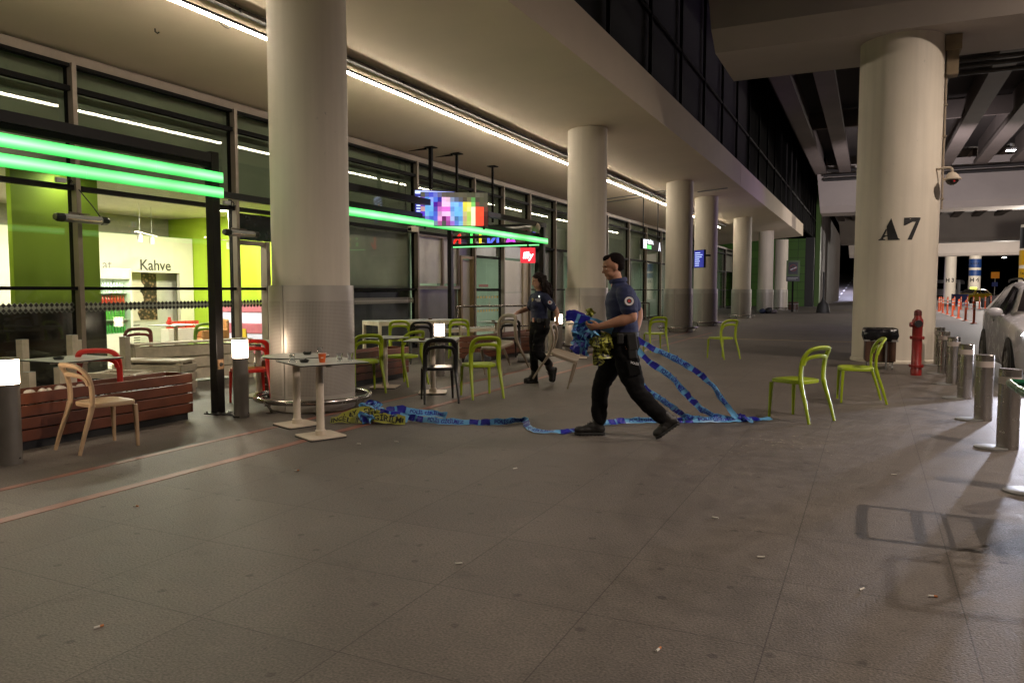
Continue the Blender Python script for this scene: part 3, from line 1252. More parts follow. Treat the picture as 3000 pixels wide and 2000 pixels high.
# little hooks left in the ceiling
for x, y, lb in ((-8.75, 7.35, 'small dark hook in the canopy soffit above the first long window'), (-7.0, 8.05, 'small dark bolt in the soffit between tube light and first column')):
    P = thing('ceiling_hook', lb, 'hook', (x, y, cz(x)))
    o = MB()
    o.tube([(0, 0, 0), (0, 0, -.04), (.02, .02, -.06), (.05, .02, -.05)], .008, 6)
    o.build('hook', frame_black, P)

# ------------------------------------------------------------------ viaduct lamps
lampgl = mat('floodlight_glow', (1, 1, 1), .5, var=0, emit=45, ecol=(1, .97, 1))


def flood(x, y, z, power, col, lb, r=(0, 0, 0), lsize=.16, typ='SPOT'):
    P = thing('floodlight', lb, 'floodlight', (x, y, z), group='white floodlights under the viaduct')
    o = MB()
    o.box(-.22, .22, -.22, .22, .0, .1)
    o.box(-.05, .05, -.05, .05, .1, .35)
    o.build('housing', galv, P, bevel=.01)
    o = MB()
    o.box(-.18, .18, -.18, .18, -.012, -.002)
    o.build('lens', lampgl, P)
    if typ == 'SPOT':
        light('lamp', 'SPOT', (0, 0, -.06), power, col, lsize, parent=P, spot_size=R(165), spot_blend=.6)
    else:
        light('lamp', typ, (0, 0, -.25), power, col, .2, parent=P)
    return P


flood(5.99, 44.5, 8.25, 3000, (1, .92, .90), 'bright square floodlight between the girders right of the A 7 pillar')
flood(5.86, 73.5, 8.25, 2500, (1, .92, .88), 'small far floodlight just past the dome camera')
flood(6.2, 13.5, 8.3, 2500, (1, .82, .68), 'floodlight over the road beside the A 7 pillar, above the frame')
flood(5.6, 5.1, 6.3, 1900, (1, .82, .68), 'floodlight over the kerb beside the luggage trolley, out of view', lsize=.05)
flood(1.2, -5.5, 8.0, 420, (1, .80, .62), 'floodlight behind the camera over the paving')
flood(14.5, 109, 5.4, 9000, (1, .90, .80), 'unseen floodlight added over the distant taxi rank to brighten the far pillars and beams', typ='POINT')  # unseen lamp, hung low to light the far pillars and beams
flood(9.5, 57, 5.6, 2600, (1, .90, .80), 'unseen floodlight added near the taxi pillar to brighten the beam faces', typ='POINT')  # added below beam level so the beam faces catch light
flood(-3.0, 135, 9, 7000, (.75, .72, 1), 'cool floodlight above the far ramp')
# added lamp, unseen: purple wash on the fascia, pale uplight on the far beam
P = thing('added_purple_lamp', 'purple lamp added on the road side for its coloured wash, hidden behind the A 7 pillar', 'floodlight', (1.85, 37, 3.4))
o = MB()
o.box(-.15, .15, -.1, .1, -.1, .1)
o.box(-.03, .03, -.03, .03, -3.4, -.1)
o.build('housing', galv, P)
light('lamp', 'SPOT', (-.25, 0, .1), 280, (.55, .32, 1), .3, rot=aim((-1, -.9, -.02)), parent=P, spot_size=R(95), spot_blend=.9)
light('lamp', 'SPOT', (.25, .2, .1), 3600, (1, .90, .95), .3, rot=aim((.12, 1, .32)), parent=P, spot_size=R(110), spot_blend=.8)  # added to brighten the far cap beam

# ------------------------------------------------------------------ pergolas with green light bars
blk_post = mat('pergola_paint', (.012, .011, .011), .4, var=.2, scale=5, spec=.3)
P1 = thing('pergola', 'black post and beam carrying two glowing green bars in front of the lit cafe', 'pergola', (-6.8, 6.42, 0), group='black cafe pergolas with green light bars')
o = MB()
o.box(-.055, .055, -.055, .055, .012, 2.98)
o.build('post', blk_post, P1, bevel=.004)
o = MB()
o.box(-.11, .11, -.11, .11, 0, .012)
o.build('base_plate', blk_post, P1)
o = MB()
for a in (-1, 1):
    for b in (-1, 1):
        o.cyl((a * .085, b * .085, .0125), (a * .085, b * .085, .03), .012, seg=8)
o.build('bolts', galv, P1)
o = MB()
o.box(-.05, .05, -5, -.056, 2.86, 2.96)
o.build('beam', blk_post, P1)
o = MB()
o.box(-.06, .04, -5, -.056, 2.80, 2.855)
o.build('under_rail', frame_black, P1)
for z0, z1 in ((2.64, 2.755), (2.47, 2.585)):
    for ya, yb in ((-5.2, -2.42), (-2.415, -.82 if z0 > 2.6 else -1.6), (-.815 if z0 > 2.6 else -1.595, .08)):
        o = MB()
        o.box(.06, .09, ya, yb, z0, z1)
        o.build('light_bar', green_led, P1, bevel=.004)
o = MB()
o.box(.056, .066, -.045, .035, .52, .63)
o.build('socket_plate', mat('socket_plate', (.25, .15, .08), .4), P1)
o = MB()
o.cyl((.0661, -.005, .575), (.078, -.005, .575), .022, seg=16)
o.build('socket', rubber, P1)
P = thing('floor_cable', 'black cable lying between the black post and the second lamp', 'cable', (-6.6, 6.3, 0))
o = MB()
o.tube(smoothpath([(-.17, .1, .02), (-.05, .05, .012), (.08, .06, .012), (.2, -.03, .012), (.27, -.02, .012)], 6), .010, 8)
o.build('cable', rubber, P)
# second pergola
P2 = thing('pergola', 'black pergola frame with a green bar behind the nearest column, under the coloured block panel', 'pergola', (-6.8, 12.4, 0), group='black cafe pergolas with green light bars')
for x, y, z in ((0, 3.6, 2.95), (-2.35, 3.6 - .1, 2.95), (0, -4.2, 2.95)):
    o = MB()
    o.box(x - .055, x + .055, y - .055, y + .055, .012, z - .101)
    o.build('post', blk_post, P2, bevel=.004)
    o = MB()
    o.box(x - .11, x + .11, y - .11, y + .11, 0, .012)
    o.build('base_plate', blk_post, P2)
for x, z in ((0, 2.90), (0, 2.68), (-2.35, 2.9)):
    o = MB()
    o.box(x - .05, x + .05, -4.3, 3.72, z - (.05 if z > 2.8 else .035), z + (.05 if z > 2.8 else .035))
    if z > 2.8:
        o.build('beam', blk_post, P2)
    else:
        o.m = Matrix.Identity(4)
        o.build('lower_rail', blk_post, P2).location = (-.12, 0, 0)
for z, h in ((2.90, .045), (2.68, .03), (2.50, .03)):
    o = MB()
    o.box(-2.29, -.06, 3.53, 3.62, z - h, z + h)
    o.build('cross_beam', blk_post, P2)
o = MB()
o.box(-2.29, -.06, 3.52, 3.56, 2.44, 2.465)
o.build('green_edge_strip', green_led, P2)
for ya, yb in ((-4.3, -1.2), (-1.195, 1.6), (1.605, 3.72)):
    o = MB()
    o.box(.06, .09, ya, yb, 2.48, 2.60)
    o.build('light_bar', green_led, P2, bevel=.004)
# projector cylinder on the pergola
P = thing('spot_projector', 'long grey cylinder lamp fixed at the far corner of the second pergola', 'lamp', (-6.9, 15.6, 2.78))
o = MB()
o.cyl((-.9, -.05, 0), (.0, 0, .04), .05, seg=16)
o.build('barrel', galv, P, smooth=True)
o = MB()
o.ell((.1, .0, .04), (.12, .09, .11))
o.build('head', cream, P, smooth=True)


# ------------------------------------------------------------------ patio heaters
def heater(loc, lb):
    P = thing('patio_heater', lb, 'heater', loc, group='bar heaters on the mullions')
    o = MB()
    sec = [(-.06, -.035), (.0, -.06), (.06, -.035), (.065, .02), (.03, .05), (-.03, .05), (-.065, .02)]
    o.rings([[(x, y, z) for x, z in sec] for y in (-.28, .28)])
    o.build('body', galv, P, bevel=.006)
    for s in (-1, 1):
        o = MB()
        o.rings([[(x * k, s * y, z * k) for x, z in sec] for y, k in ((.281, 1.08), (.37, 1.05), (.40, .8))])
        o.build('end_cap', black_p, P, bevel=.006)
    o = MB()
    o.box(.02, .063, -.26, .26, -.052, -.046)
    o.build('reflector', mat('reflector', (.7, .6, .45), .15, metal=1., var=0), P).rotation_euler = (0, R(-25), 0)
    o = MB()
    o.cyl((.045, -.25, -.02), (.045, .25, -.02), .009, seg=10)
    o.build('heating_tube', mat('quartz_tube', (.6, .5, .4), .2), P)
    o = MB()
    o.box(-.16, -.0, -.03, .03, .05, .062)
    o.box(-.165, -.15, -.08, .08, .0, .1)
    o.box(-.03, .03, -.1, .1, .062, .075)
    o.build('bracket', mat('bracket_brown', (.10, .075, .055), .5), P)
    return P


heater((-10.03, 7.12, 2.42), 'grey bar heater on the first mullion, in front of the deep green partition')
heater((-10.03, 10.10, 2.42), 'grey bar heater beside the black post, by the black sign board')
P = thing('heater_cable', 'black cable drooping from the transom to the left bar heater', 'cable', (-10.2, 7.3, 2.6))
o = MB()
o.tube(smoothpath([(0, -.1, .25), (.05, -.02, .12), (.1, .05, .0), (.15, .12, -.14)], 6), .008, 6)
o.build('cable', rubber, P)
for y, lb in ((6.95, 'small grey junction box on the transom above the left heater'), (9.95, 'small grey junction box on the transom above the right heater')):
    P = thing('junction_box', lb, 'junction box', (-10.2, y, 2.91))
    o = MB()
    o.box(-.03, .03, -.08, .06, 0, .07)
    o.build('box', galv, P, bevel=.006)
    o = MB()
    o.tube(smoothpath([(0, .06, .04), (.0, .12, .07), (0, .16, .03), (0, .13, .0), (0, .2, 0)], 5), .009, 6)
    o.build('cable', rubber, P)


# security camera on pergola A post
P = thing('security_camera', 'small boxy security camera above the black post left of the windows', 'camera', (-9.1, 14.2, 2.75))
o = MB()
o.box(-.06, .06, -.15, .12, -.05, .06)
o.build('housing', cream, P, bevel=.01)
o = MB()
o.box(-.045, .045, -.156, -.151, -.035, .03)
o.build('lens', black_p, P)
o = MB()
o.cyl((0, .05, .06), (0, .15, .2), .015)
o.build('bracket', galv, P)
P = thing('dome_camera', 'dome security camera on a short arm right of the A 7 pillar', 'camera', (1.33, 16.75, 3.58))
o = MB()
o.tube(smoothpath([(-.26, .05, .16), (-.12, .02, .17), (-.02, 0, .16), (0, 0, .08)], 6), .022, 10)
o.build('arm', cream, P, smooth=True)
o = MB()
o.lathe([(.03, .08), (.06, .07), (.10, .03), (.125, -.02), (.16, -.045), (.16, -.06), (.12, -.065)], 28)
o.build('hood', cream, P, smooth=True)
o = MB()
o.lathe([(.115, -.066), (.11, -.10), (.08, -.14), (.03, -.165)], 24)
o.build('dome', mat('smoked_dome', (.05, .04, .035), .1), P, smooth=True)
o = MB()
o.cbox((.03, -.108, -.1), (.025, .012, .025))
o.build('red_indicator', mat('red_indicator', (.5, .01, .01), .4, emit=.5, var=0), P)


# ------------------------------------------------------------------ bollard lamps
def post_lamp(loc, lb, h=.885, r=.083):
    P = thing('bollard_lamp', lb, 'bollard lamp', loc, group='glowing bollard lamps')
    o = MB()
    o.lathe([(r, 0), (r, h - .215)], 36)
    o.build('post', lamp_grey, P, smooth=True)
    o = MB()
    o.lathe([(r - .002, h - .214), (r + .0, h - .21), (r, h - .016)], 36)
    o.build('glowing_shade', warm_glow, P, smooth=True)
    o = MB()
    o.lathe([(r + .001, h - .015), (r + .001, h - .003), (r - .01, h)], 36)
    o.build('cap', lamp_grey, P, smooth=True)
    o = MB()
    for a in (0.3, 2.4, 4.4):
        o.cyl(((r) * math.cos(a), r * math.sin(a), .05), ((r + .005) * math.cos(a), (r + .005) * math.sin(a), .05), .008, seg=8)
    o.build('screws', dark_edge, P)
    return P


post_lamp((-6.36, 3.80, 0), 'glowing bollard lamp cut off by the left edge of the photo', .875, .09)
post_lamp((-6.37, 6.35, 0), 'glowing bollard lamp beside the black post and red chair')
post_lamp((-6.45, 10.83, 0), 'glowing bollard lamp behind the small square table and black chair')
post_lamp((-6.45, 16.9 - .75, 0), 'glowing bollard lamp behind the chair in the policewoman\'s left hand')


# ------------------------------------------------------------------ planters
def planter(x0, x1, y0, y1, h, label, loc, n=4, top_open=True):
    P = thing('wooden_planter', label, 'planter', loc, group='reddish wooden planters')
    z0 = .07
    sh = (h - z0) / n
    x1, y1 = x1 - loc[0], y1 - loc[1]
    x0, y0 = x0 - loc[0], y0 - loc[1]
    for k in range(n):
        o = MB()
        za, zb = z0 + k * sh + .012, z0 + (k + 1) * sh
        t = .025
        o.box(x0, x1, y0, y0 + t, za, zb)
        o.box(x0, x1, y1 - t, y1, za, zb)
        o.box(x0, x0 + t, y0 + t + .001, y1 - t - .001, za, zb)
        o.box(x1 - t, x1, y0 + t + .001, y1 - t - .001, za, zb)
        o.build('side_boards', wood, P, bevel=.004)
    o = MB()
    o.box(x0 + .04, x1 - .04, y0 + .04, y1 - .04, .0, h - .12)
    o.build('liner', dark_edge, P)
    o = MB()
    for s in range(int((y1 - y0) * (x1 - x0) * 160)):
        o.ell((random.uniform(x0 + .06, x1 - .06), random.uniform(y0 + .06, y1 - .06), h - .125 + random.uniform(-.005, .02)), (random.uniform(.008, .02),) * 3, seg=6)
    tag(o.build('soil', mat('soil', (.04, .022, .012), .9), P), kind='stuff')
    return P


planter(-7.15, -6.75, 2.6, 6.02, .51, 'long reddish wooden planter with white stones behind the beige chair', (-6.95, 4.3, 0))
planter(-7.25, -6.84, 7.6, 10.5, .50, 'reddish wooden planter right behind the nearest clad column', (-7.05, 9.0, 0))
planter(-7.35, -6.92, 13.1, 16.3, .50, 'reddish wooden planter behind the policewoman', (-7.1, 14.7, 0))
stone = mat('white_stone', (.60, .54, .46), .7, var=.15, scale=20)
random.seed(11)
for k, (x, y, r) in enumerate([(-6.93, 4.10, .03), (-6.98, 4.22, .04), (-6.90, 4.30, .045), (-7.0, 4.38, .05), (-6.92, 4.45, .05), (-6.98, 4.55, .04), (-6.91, 4.62, .055), (-7.02, 4.68, .05), (-6.93, 4.75, .045), (-6.97, 4.86, .05), (-6.96, 4.05, .03)]):
    S_ = thing('white_stone', 'round white stone lying in the long planter among the others behind the beige chair', 'stone', (x, y, .45 + r * .6), group='white stones in the long planter')
    o = MB()
    o.ell((0, 0, 0), (r, r * random.uniform(.7, 1), r * random.uniform(.55, .8)), rot=Matrix.Rotation(random.uniform(0, 3), 3, 'Z'), seg=14)
    for v in o.b.verts:
        v.co *= 1 + .12 * noise.noise(v.co * 40 + Vector((k, 0, 0)))
    o.build('stone', stone, S_, smooth='all')


# ------------------------------------------------------------------ chairs
def chair(m, name='plastic_chair'):
    P = thing(name, 'x', 'chair')
    # seat
    o = MB()
    n = 28

    def outline(k, s=1.):
        a = 2 * math.pi * k / n
        c, q = math.cos(a), math.sin(a)
        e = .5
        x = math.copysign(abs(c) ** e, c)
        y = math.copysign(abs(q) ** e, q)
        w = (.205 + .018 * y) * s
        return x * w, y * .205 * s + .005
    rings = []
    for s, z in ((.93, .405), (1., .41), (1.01, .432), (.995, .446), (.95, .449), (.8, .444), (.5, .439), (.1, .437)):
        rings.append([(outline(k, s)[0], outline(k, s)[1], z + (.012 * max(0, outline(k, s)[1] - .12) * -4 if s > .5 else 0)) for k in range(n)])
    o.rings(rings)
    o.build('seat', m, P, smooth=60)
    # front legs
    for s in (-1, 1):
        o = MB()
        o.tube([(s * .205, .19, .001), (s * .20, .185, .2), (s * .192, .178, .404)], [.0125, .0165, .022], 8, up=(0, 1, 0), r2=[.0125, .0165, .020], sq=True)
        o.build('leg', m, P, smooth=60)
    for s in (-1, 1):
        o = MB()
        o.tube(smoothpath([(s * .215, -.335, .001), (s * .208, -.285, .18), (s * .198, -.225, .36), (s * .193, -.205, .44)], 4), [.013 + .013 * i / 12 for i in range(13)], 8, up=(0, 1, 0), r2=[.013 + .009 * i / 12 for i in range(13)], sq=True)
        o.build('leg', m, P, smooth=60)
    # back: arch and inner rail
    o = MB()
    arch = [(.193, -.205, .425), (.193, -.20, .50), (.193, -.205, .60), (.190, -.225, .69), (.176, -.262, .755), (.135, -.295, .792), (.07, -.312, .803), (0, -.316, .806)]
    full = arch + [(-x, y, z) for x, y, z in arch[-2::-1]]
    pts = smoothpath(full, 4)
    o.tube(pts, [.023] * len(pts), 8, r2=[.013] * len(pts), up=None, sq=True) if False else None

    def band(pts, w, t):
        pts = [Vector(p) for p in pts]
        rings = []
        for i, p in enumerate(pts):
            tg = (pts[min(i + 1, len(pts) - 1)] - pts[max(i - 1, 0)]).normalized()
            # normal of the back surface at this height (points forward)
            h = max(0, min(1, (p.z - .62) / .18))
            nrm = Vector((0, math.cos(h * .75), math.sin(h * .75)))
            nrm = (nrm - tg * nrm.dot(tg)).normalized()
            sd = tg.cross(nrm).normalized()
            ring = []
            for a, b in ((-1, -.6), (-.8, -1), (.8, -1), (1, -.6), (1, .6), (.8, 1), (-.8, 1), (-1, .6)):
                ring.append(p + sd * a * w / 2 + nrm * b * t / 2)
            rings.append(ring)
        o.rings(rings)
    band(pts, .056, .027)
    rail = [(.178, -.222, .62), (.165, -.238, .672), (.125, -.262, .703), (.06, -.275, .713), (0, -.278, .716)]
    full = rail + [(-x, y, z) for x, y, z in rail[-2::-1]]
    band(smoothpath(full, 4), .044, .021)
    o.build('backrest', m, P, smooth=60)
    return P


def heading(fx, fy):
    return math.atan2(fy, fx) - math.pi / 2   # local +Y faces (fx, fy)


def ground_chair(src, rl, rr, fl, fr, first, label, group):
    """corner feet on the pavement -> centre and heading"""
    R_ = Vector(((rl[0] + rr[0]) / 2, (rl[1] + rr[1]) / 2))
    F_ = Vector(((fl[0] + fr[0]) / 2, (fl[1] + fr[1]) / 2))
    d = (F_ - R_).normalized()
    c = R_ + d * .335
    return place(src, (c.x, c.y, 0), heading(d.x, d.y), label, group, first)


def place(src, loc, rz, label, group, first=False, rot=None):
    if first:
        src.location = loc
        src.rotation_euler = rot or (0, 0, rz)
        src['label'] = label
        src['group'] = group
        return src
    return dup(src, loc, rz, label, group, rot)


GL = 'lime green plastic chairs'
cl = chair(lime)
ground_chair(cl, (-.55, 8.53), (-.33, 8.94), (-.89, 8.77), (-.71, 9.16), True, 'lime chair standing alone right of the tape end, nearest the camera on that side', GL)
ground_chair(cl, (.21, 10.45), (.16, 10.92), (-.22, 10.42), (-.27, 10.82), False, 'lime chair seen from the side next to the bin by the A 7 pillar', GL)
ground_chair(cl, (-4.62, 8.59), (-4.34, 8.92), (-4.91, 8.88), (-4.65, 9.19), False, 'lime chair with its back to the camera, just left of the policewoman', GL)
hc = heading(-.7, .65)
place(cl, (-6.43, 8.72, 0), heading(-.78, .62), 'lime chair half hidden by the right edge of the nearest clad column', GL)
ground_chair(cl, (-6.12, 9.35), (-6.01, 9.79), (-6.46, 9.44), (-6.41, 9.87), False, 'lime chair between the round table and the small square table', GL)
place(cl, (-8.6, 12.9, 0), heading(-.5, .86), 'lime chair pulled up to the white high frame table near the glass', GL)
place(cl, (-7.9, 14.1, 0), heading(-.45, .89), 'lime chair between the low white bench and the wooden planter', GL)
ground_chair(cl, (-4.50, 16.96), (-4.13, 17.05), (-4.72, 17.25), (-4.45, 17.55), False, 'far lime chair right behind the policeman\'s back, on the left one of the pair', GL)
ground_chair(cl, (-2.70, 15.89), (-2.40, 16.17), (-3.01, 16.11), (-2.72, 16.45), False, 'far lime chair standing alone above the trailing tape strands', GL)
ck_ = chair(black_p)
GB = 'black plastic chairs'
ground_chair(ck_, (-4.99, 8.02), (-4.64, 8.24), (-5.25, 8.37), (-4.91, 8.59), True, 'black chair with a lamp shining on its seat, in front of the small square table', GB)
place(ck_, (-8.0, 12.7, 0), heading(-.6, .8), 'black chair at the white high frame table', GB)
place(ck_, (-6.85, 14.3, 0), heading(-.6, .8), 'black chair between the policewoman and the wooden planter', GB)
cr = chair(red_p)
GR = 'red plastic chairs'
place(cr, (-7.03, 7.15, 0), heading(-.80, .6), 'bright red chair between the bollard lamp and the nearest clad column', GR, True)
place(cr, (-7.36, 5.42, 0), heading(-.62, .78), 'bright red chair behind the long planter, at the left white table', GR)
cd = chair(dark_red)
place(cd, (-10.9, 8.6, 0), heading(-.85, .5), 'dark red chair behind the glass, left of the low white benches', GR, True)
cg = chair(green_in)
place(cg, (-11.1, 10.15, .012), heading(-.9, .4), 'pale green chair inside the cafe behind the glass, on the checkered floor', GL, True)
cb = chair(beige)
ground_chair(cb, (-6.51, 4.31), (-6.15, 4.23), (-6.43, 4.72), (-6.10, 4.64), True, 'beige chair in front of the long planter at the left', 'beige plastic chairs')
cb.scale = (1, 1, .955)
# the policewoman's chairs are tipped
ct = chair(taupe)
h1 = heading(-.40, -.92)
place(ct, (-4.99, 10.24, .19), 0, 'light beige chair dangling from the policewoman\'s right hand, seat to the left', 'beige plastic chairs', True, rot=(Matrix.Rotation(h1, 3, 'Z') @ Matrix.Rotation(R(-12), 3, 'X') @ Matrix.Rotation(R(0), 3, 'Y')).to_euler())
h2 = heading(.86, .25)
place(ct, (-4.16, 10.35, .07), 0, 'beige chair carried tipped forward in the policewoman\'s left hand, behind her leg', 'beige plastic chairs', False, rot=(Matrix.Rotation(h2, 3, 'Z') @ Matrix.Rotation(R(-17), 3, 'X') @ Matrix.Rotation(R(8), 3, 'Y')).to_euler())


# ------------------------------------------------------------------ tables
def ped_table(loc, rz, lb, half=.34, round_=False, h=.74, group='small white pedestal tables', base_rz=0, offs=(0, 0)):
    P = thing('pedestal_table', lb, 'table', loc, rz, group)
    ox, oy = offs

    def shape(s, n=12, rad=.03):
        if round_:
            return [((half + s) * math.cos(2 * math.pi * k / 48) + ox, (half + s) * math.sin(2 * math.pi * k / 48) + oy) for k in range(48)]
        out = []
        hh = half + s
        for cx, cy, a0 in ((1, 1, 0), (-1, 1, 90), (-1, -1, 180), (1, -1, 270)):
            for k in range(4):
                a = R(a0 + 30 * k)
                out.append((cx * (hh - rad) + rad * math.cos(a) + ox, cy * (hh - rad) + rad * math.sin(a) + oy))
        return out
    o = MB()
    o.prism(shape(0), h - .012, h - .0015)
    o.build('table_edge', dark_edge, P)
    o = MB()
    o.prism(shape(-.006), h - .0014, h)
    o.build('table_top', top_white, P)
    o = MB()
    o.cbox((ox * .6, oy * .6, h - .027), (.42, .05, .028))
    o.cbox((ox * .6, oy * .6, h - .028), (.05, .42, .028))
    o.build('cross_brace', cream, P)
    o = MB()
    o.lathe([(.052, .0), (.052, .045), (.043, .05), (.038, .06), (.038, h - .043)], 28)
    pc = o.build('column', cream, P, smooth=True)
    pc.location = (0, 0, .022)
    o = MB()
    b = .19
    pts = []
    for cx, cy, a0 in ((1, 1, 0), (-1, 1, 90), (-1, -1, 180), (1, -1, 270)):
        for k in range(4):
            a = R(a0 + 30 * k)
            pts.append((cx * (b - .03) + .03 * math.cos(a), cy * (b - .03) + .03 * math.sin(a)))
    o.prism(pts, .012, .022)
    o.build('base_plate', cream, P).rotation_euler = (0, 0, base_rz)
    o = MB()
    o.prism([(x * 1.005, y * 1.005) for x, y in pts], 0, .0119)
    o.build('base_underside', dark_edge, P).rotation_euler = (0, 0, base_rz)
    return P


# square table nearest: corners measured at (-5.17,5.51) (-4.57,5.17) (-4.30,5.85)
ped_table((-4.80, 5.80, 0), R(-29), 'small square white table with orange cup, the nearest of all', .345, base_rz=R(4), offs=(.02, .02))
ped_table((-5.44, 6.20, 0), R(-20), 'round white table behind the nearest square one, against the clad column', .345, True)
ped_table((-7.24, 4.97, 0), R(0), 'square white table with an ashtray at the left behind the long planter', .34, offs=(0, 0))
ped_table((-6.42, 9.22, 0), R(20), 'round white table with an ashtray right of the nearest clad column', .35, True)
ped_table((-5.46, 8.98, 0), R(22), 'small square white table with an ashtray, behind the black chair', .345, base_rz=R(6))
ped_table((-7.4, 7.7, 0), R(10), 'white table behind the red chair and bollard lamp, by the cafe door', .40)
ped_table((-5.52, 14.9, 0), R(20), 'round white table behind the tape bundle, against the second clad column', .33, True)
ped_table((-6.32, 15.3, 0), R(20), 'white table right behind the policewoman with a glass on it', .36, True)
ped_table((-7.45, 14.95, 0), R(10), 'white table with a small caddy left of the policewoman', .36)
ped_table((-12.3, 10.6, .012), R(0), 'square white table inside the cafe under the coffee poster', .36)


def frame_table(loc, rz, lx, ly, h, label, name='frame_table', cat='table', group=None):
    P = thing(name, label, cat, loc, rz, group)
    o = MB()
    o.box(-lx, lx, -ly, ly, h - .012, h)
    o.build('table_top' if cat == 'table' else 'seat_board', top_white, P, bevel=.003)
    t = .03
    o = MB()
    for y in (-ly + t, ly - t):
        o.box(-lx, lx, y - t, y + t, h - .09, h - .0125)
    for x in (-lx + t, lx - t):
        o.box(x - t, x + t, -ly + 2 * t + .001, ly - 2 * t - .001, h - .09, h - .0125)
    o.build('apron', whitewood, P)
    for x in (-lx + t, lx - t):
        for y in (-ly + t, ly - t):
            o = MB()
            o.box(x - t, x + t, y - t, y + t, 0, h - .091)
            o.build('leg', whitewood, P, bevel=.003)
    return P


frame_table((-9.0, 14.0, 0), R(60), 1.0, .42, .78, 'long white high frame table along the dark glass', group='white timber tables and benches')
frame_table((-8.75, 16.1, 0), R(62), .9, .18, .52, 'long low white bench right of the glowing lamp', 'timber_bench', 'bench', 'white timber tables and benches')
frame_table((-7.7, 13.35, 0), R(60), .35, .16, .47, 'short low white bench behind the glowing lamp post', 'timber_bench', 'bench', 'white timber tables and benches')


def slat_bench(loc, rz, w, d, h, label, slots=True):
    P = thing('slatted_bench', label, 'bench', loc, rz, 'white slatted benches left of the black post')
    o = MB()
    o.box(-w, w, -d, d, h - .03, h)
    o.build('seat_board', whitewood, P, bevel=.004)
    n = 3
    for k in range(n):
        o = MB()
        z0 = .06 + k * (h - .1) / n
        z1 = .06 + (k + 1) * (h - .1) / n - .02
        o.box(-w, w, -d - .02, -d, z0, z1)
        o.box(-w, w, d, d + .02, z0, z1)
        o.box(w, w + .02, -d, d, z0, z1)
        o.box(-w - .02, -w, -d, d, z0, z1)
        o.build('slat', whitewood, P, bevel=.004)
    for x in (-w + .04, w - .04):
        for y in (-d + .04, d - .04):
            o = MB()
            o.box(x - .035, x + .035, y - .035, y + .035, 0, h - .031)
            o.build('leg', whitewood, P)
    return P


slat_bench((-9.55, 8.55, 0), R(75), .95, .13, .64, 'tall white slatted bench back behind the red chair')
slat_bench((-8.95, 7.35, 0), R(20), .48, .2, .47, 'low white slatted bench just right of the red chair at the planter')
# white timber uprights behind the planter (an upturned frame)
for (x, y, h, w, lb) in ((-8.75, 5.42, .86, .045, 'tallest white timber post at the left, behind the left table'), (-8.75, 6.02, .88, .045, 'tall white timber post in front of the first mullion'), (-9.0, 6.25, .80, .04, 'white timber post right behind the one at the first mullion'),
                        (-8.3, 5.2, .53, .045, 'short white timber post near the glowing lamp, the left one'), (-8.3, 5.55, .55, .045, 'short white timber post between the two tall ones'), (-8.6, 6.62, .83, .045, 'tall white timber post just left of the red chair')):
    P = thing('timber_post', lb, 'post', (x, y, 0), R(10), 'white timber posts behind the long planter')
    o = MB()
    o.box(-w, w, -w, w, 0, h)
    o.build('post', whitewood, P, bevel=.004)
    o = MB()
    o.box(-w - .001, w + .001, -w - .001, w + .001, h + .0005, h + .004)
    o.build('cap', galv, P)
P = thing('timber_stand', 'low white timber frame lying between the posts behind the planter stones', 'bench', (-8.0, 5.95, 0), R(15))
o = MB()
o.box(-.3, .3, -.05, .0, .40, .46)
o.box(-.3, .3, .3, .35, .40, .46)
o.build('rail', whitewood, P)
for x in (-.27, .27):
    o = MB()
    o.box(x - .03, x + .03, .001, .299, .40, .45)
    o.box(x - .03, x + .03, -.05, .0, 0, .399)
    o.build('leg', whitewood, P)


# ------------------------------------------------------------------ table things
def ashtray(x, y, z, lb, r=.048, m=black_p):
    P = thing('ashtray', lb, 'ashtray', (x, y, z), random.uniform(0, 3), 'ashtrays on the tables')
    o = MB()
    n = 16
    o.rings([[(rr * math.cos(2 * math.pi * k / n), rr * math.sin(2 * math.pi * k / n), zz + (.006 if (k % 4 == 0 and zz > .02) else 0)) for k in range(n)] for rr, zz in ((r * .75, 0), (r, .026), (r * .93, .026), (r * .7, .006))])
    o.build('dish', m, P, smooth=True)
    return P


smoke_glass = mat('smoky_glass', (.10, .06, .035), .1, var=.2, spec=.8)
ashtray(-4.83, 5.62, .74, 'black ashtray between the glass and the orange cup on the nearest square table')
ashtray(-5.40, 6.33, .74, 'black ashtray on the round table against the clad column')
ashtray(-7.22, 4.82, .74, 'dark ashtray on the left square table', .055)
ashtray(-6.45, 9.12, .74, 'brown glass ashtray on the round table right of the column', .05, smoke_glass)
ashtray(-5.55, 8.85, .74, 'brown glass ashtray on the square table behind the black chair', .05, smoke_glass)
ashtray(-8.75, 14.3, .78, 'small dark ashtray on the long high frame table', .05, smoke_glass)
ashtray(-7.5, 14.9, .74, 'small glass ashtray left of the policewoman', .05, smoke_glass)


def tumbler(x, y, z, lb, down=False):
    P = thing('tea_glass', lb, 'glass', (x, y, z), group='small tea glasses on the tables')
    o = MB()
    pr = [(.026, 0), (.027, .01), (.023, .035), (.025, .055), (.031, .078), (.0295, .078), (.023, .055), (.021, .035), (.024, .014), (.0, .012)]
    pr = [(max(r, .001), q) for r, q in pr]
    if down:
        pr = [(r, .08 - q) for r, q in pr]
    o.lathe(pr, 20)
    o.build('glass', clear, P, smooth=True)
    return P


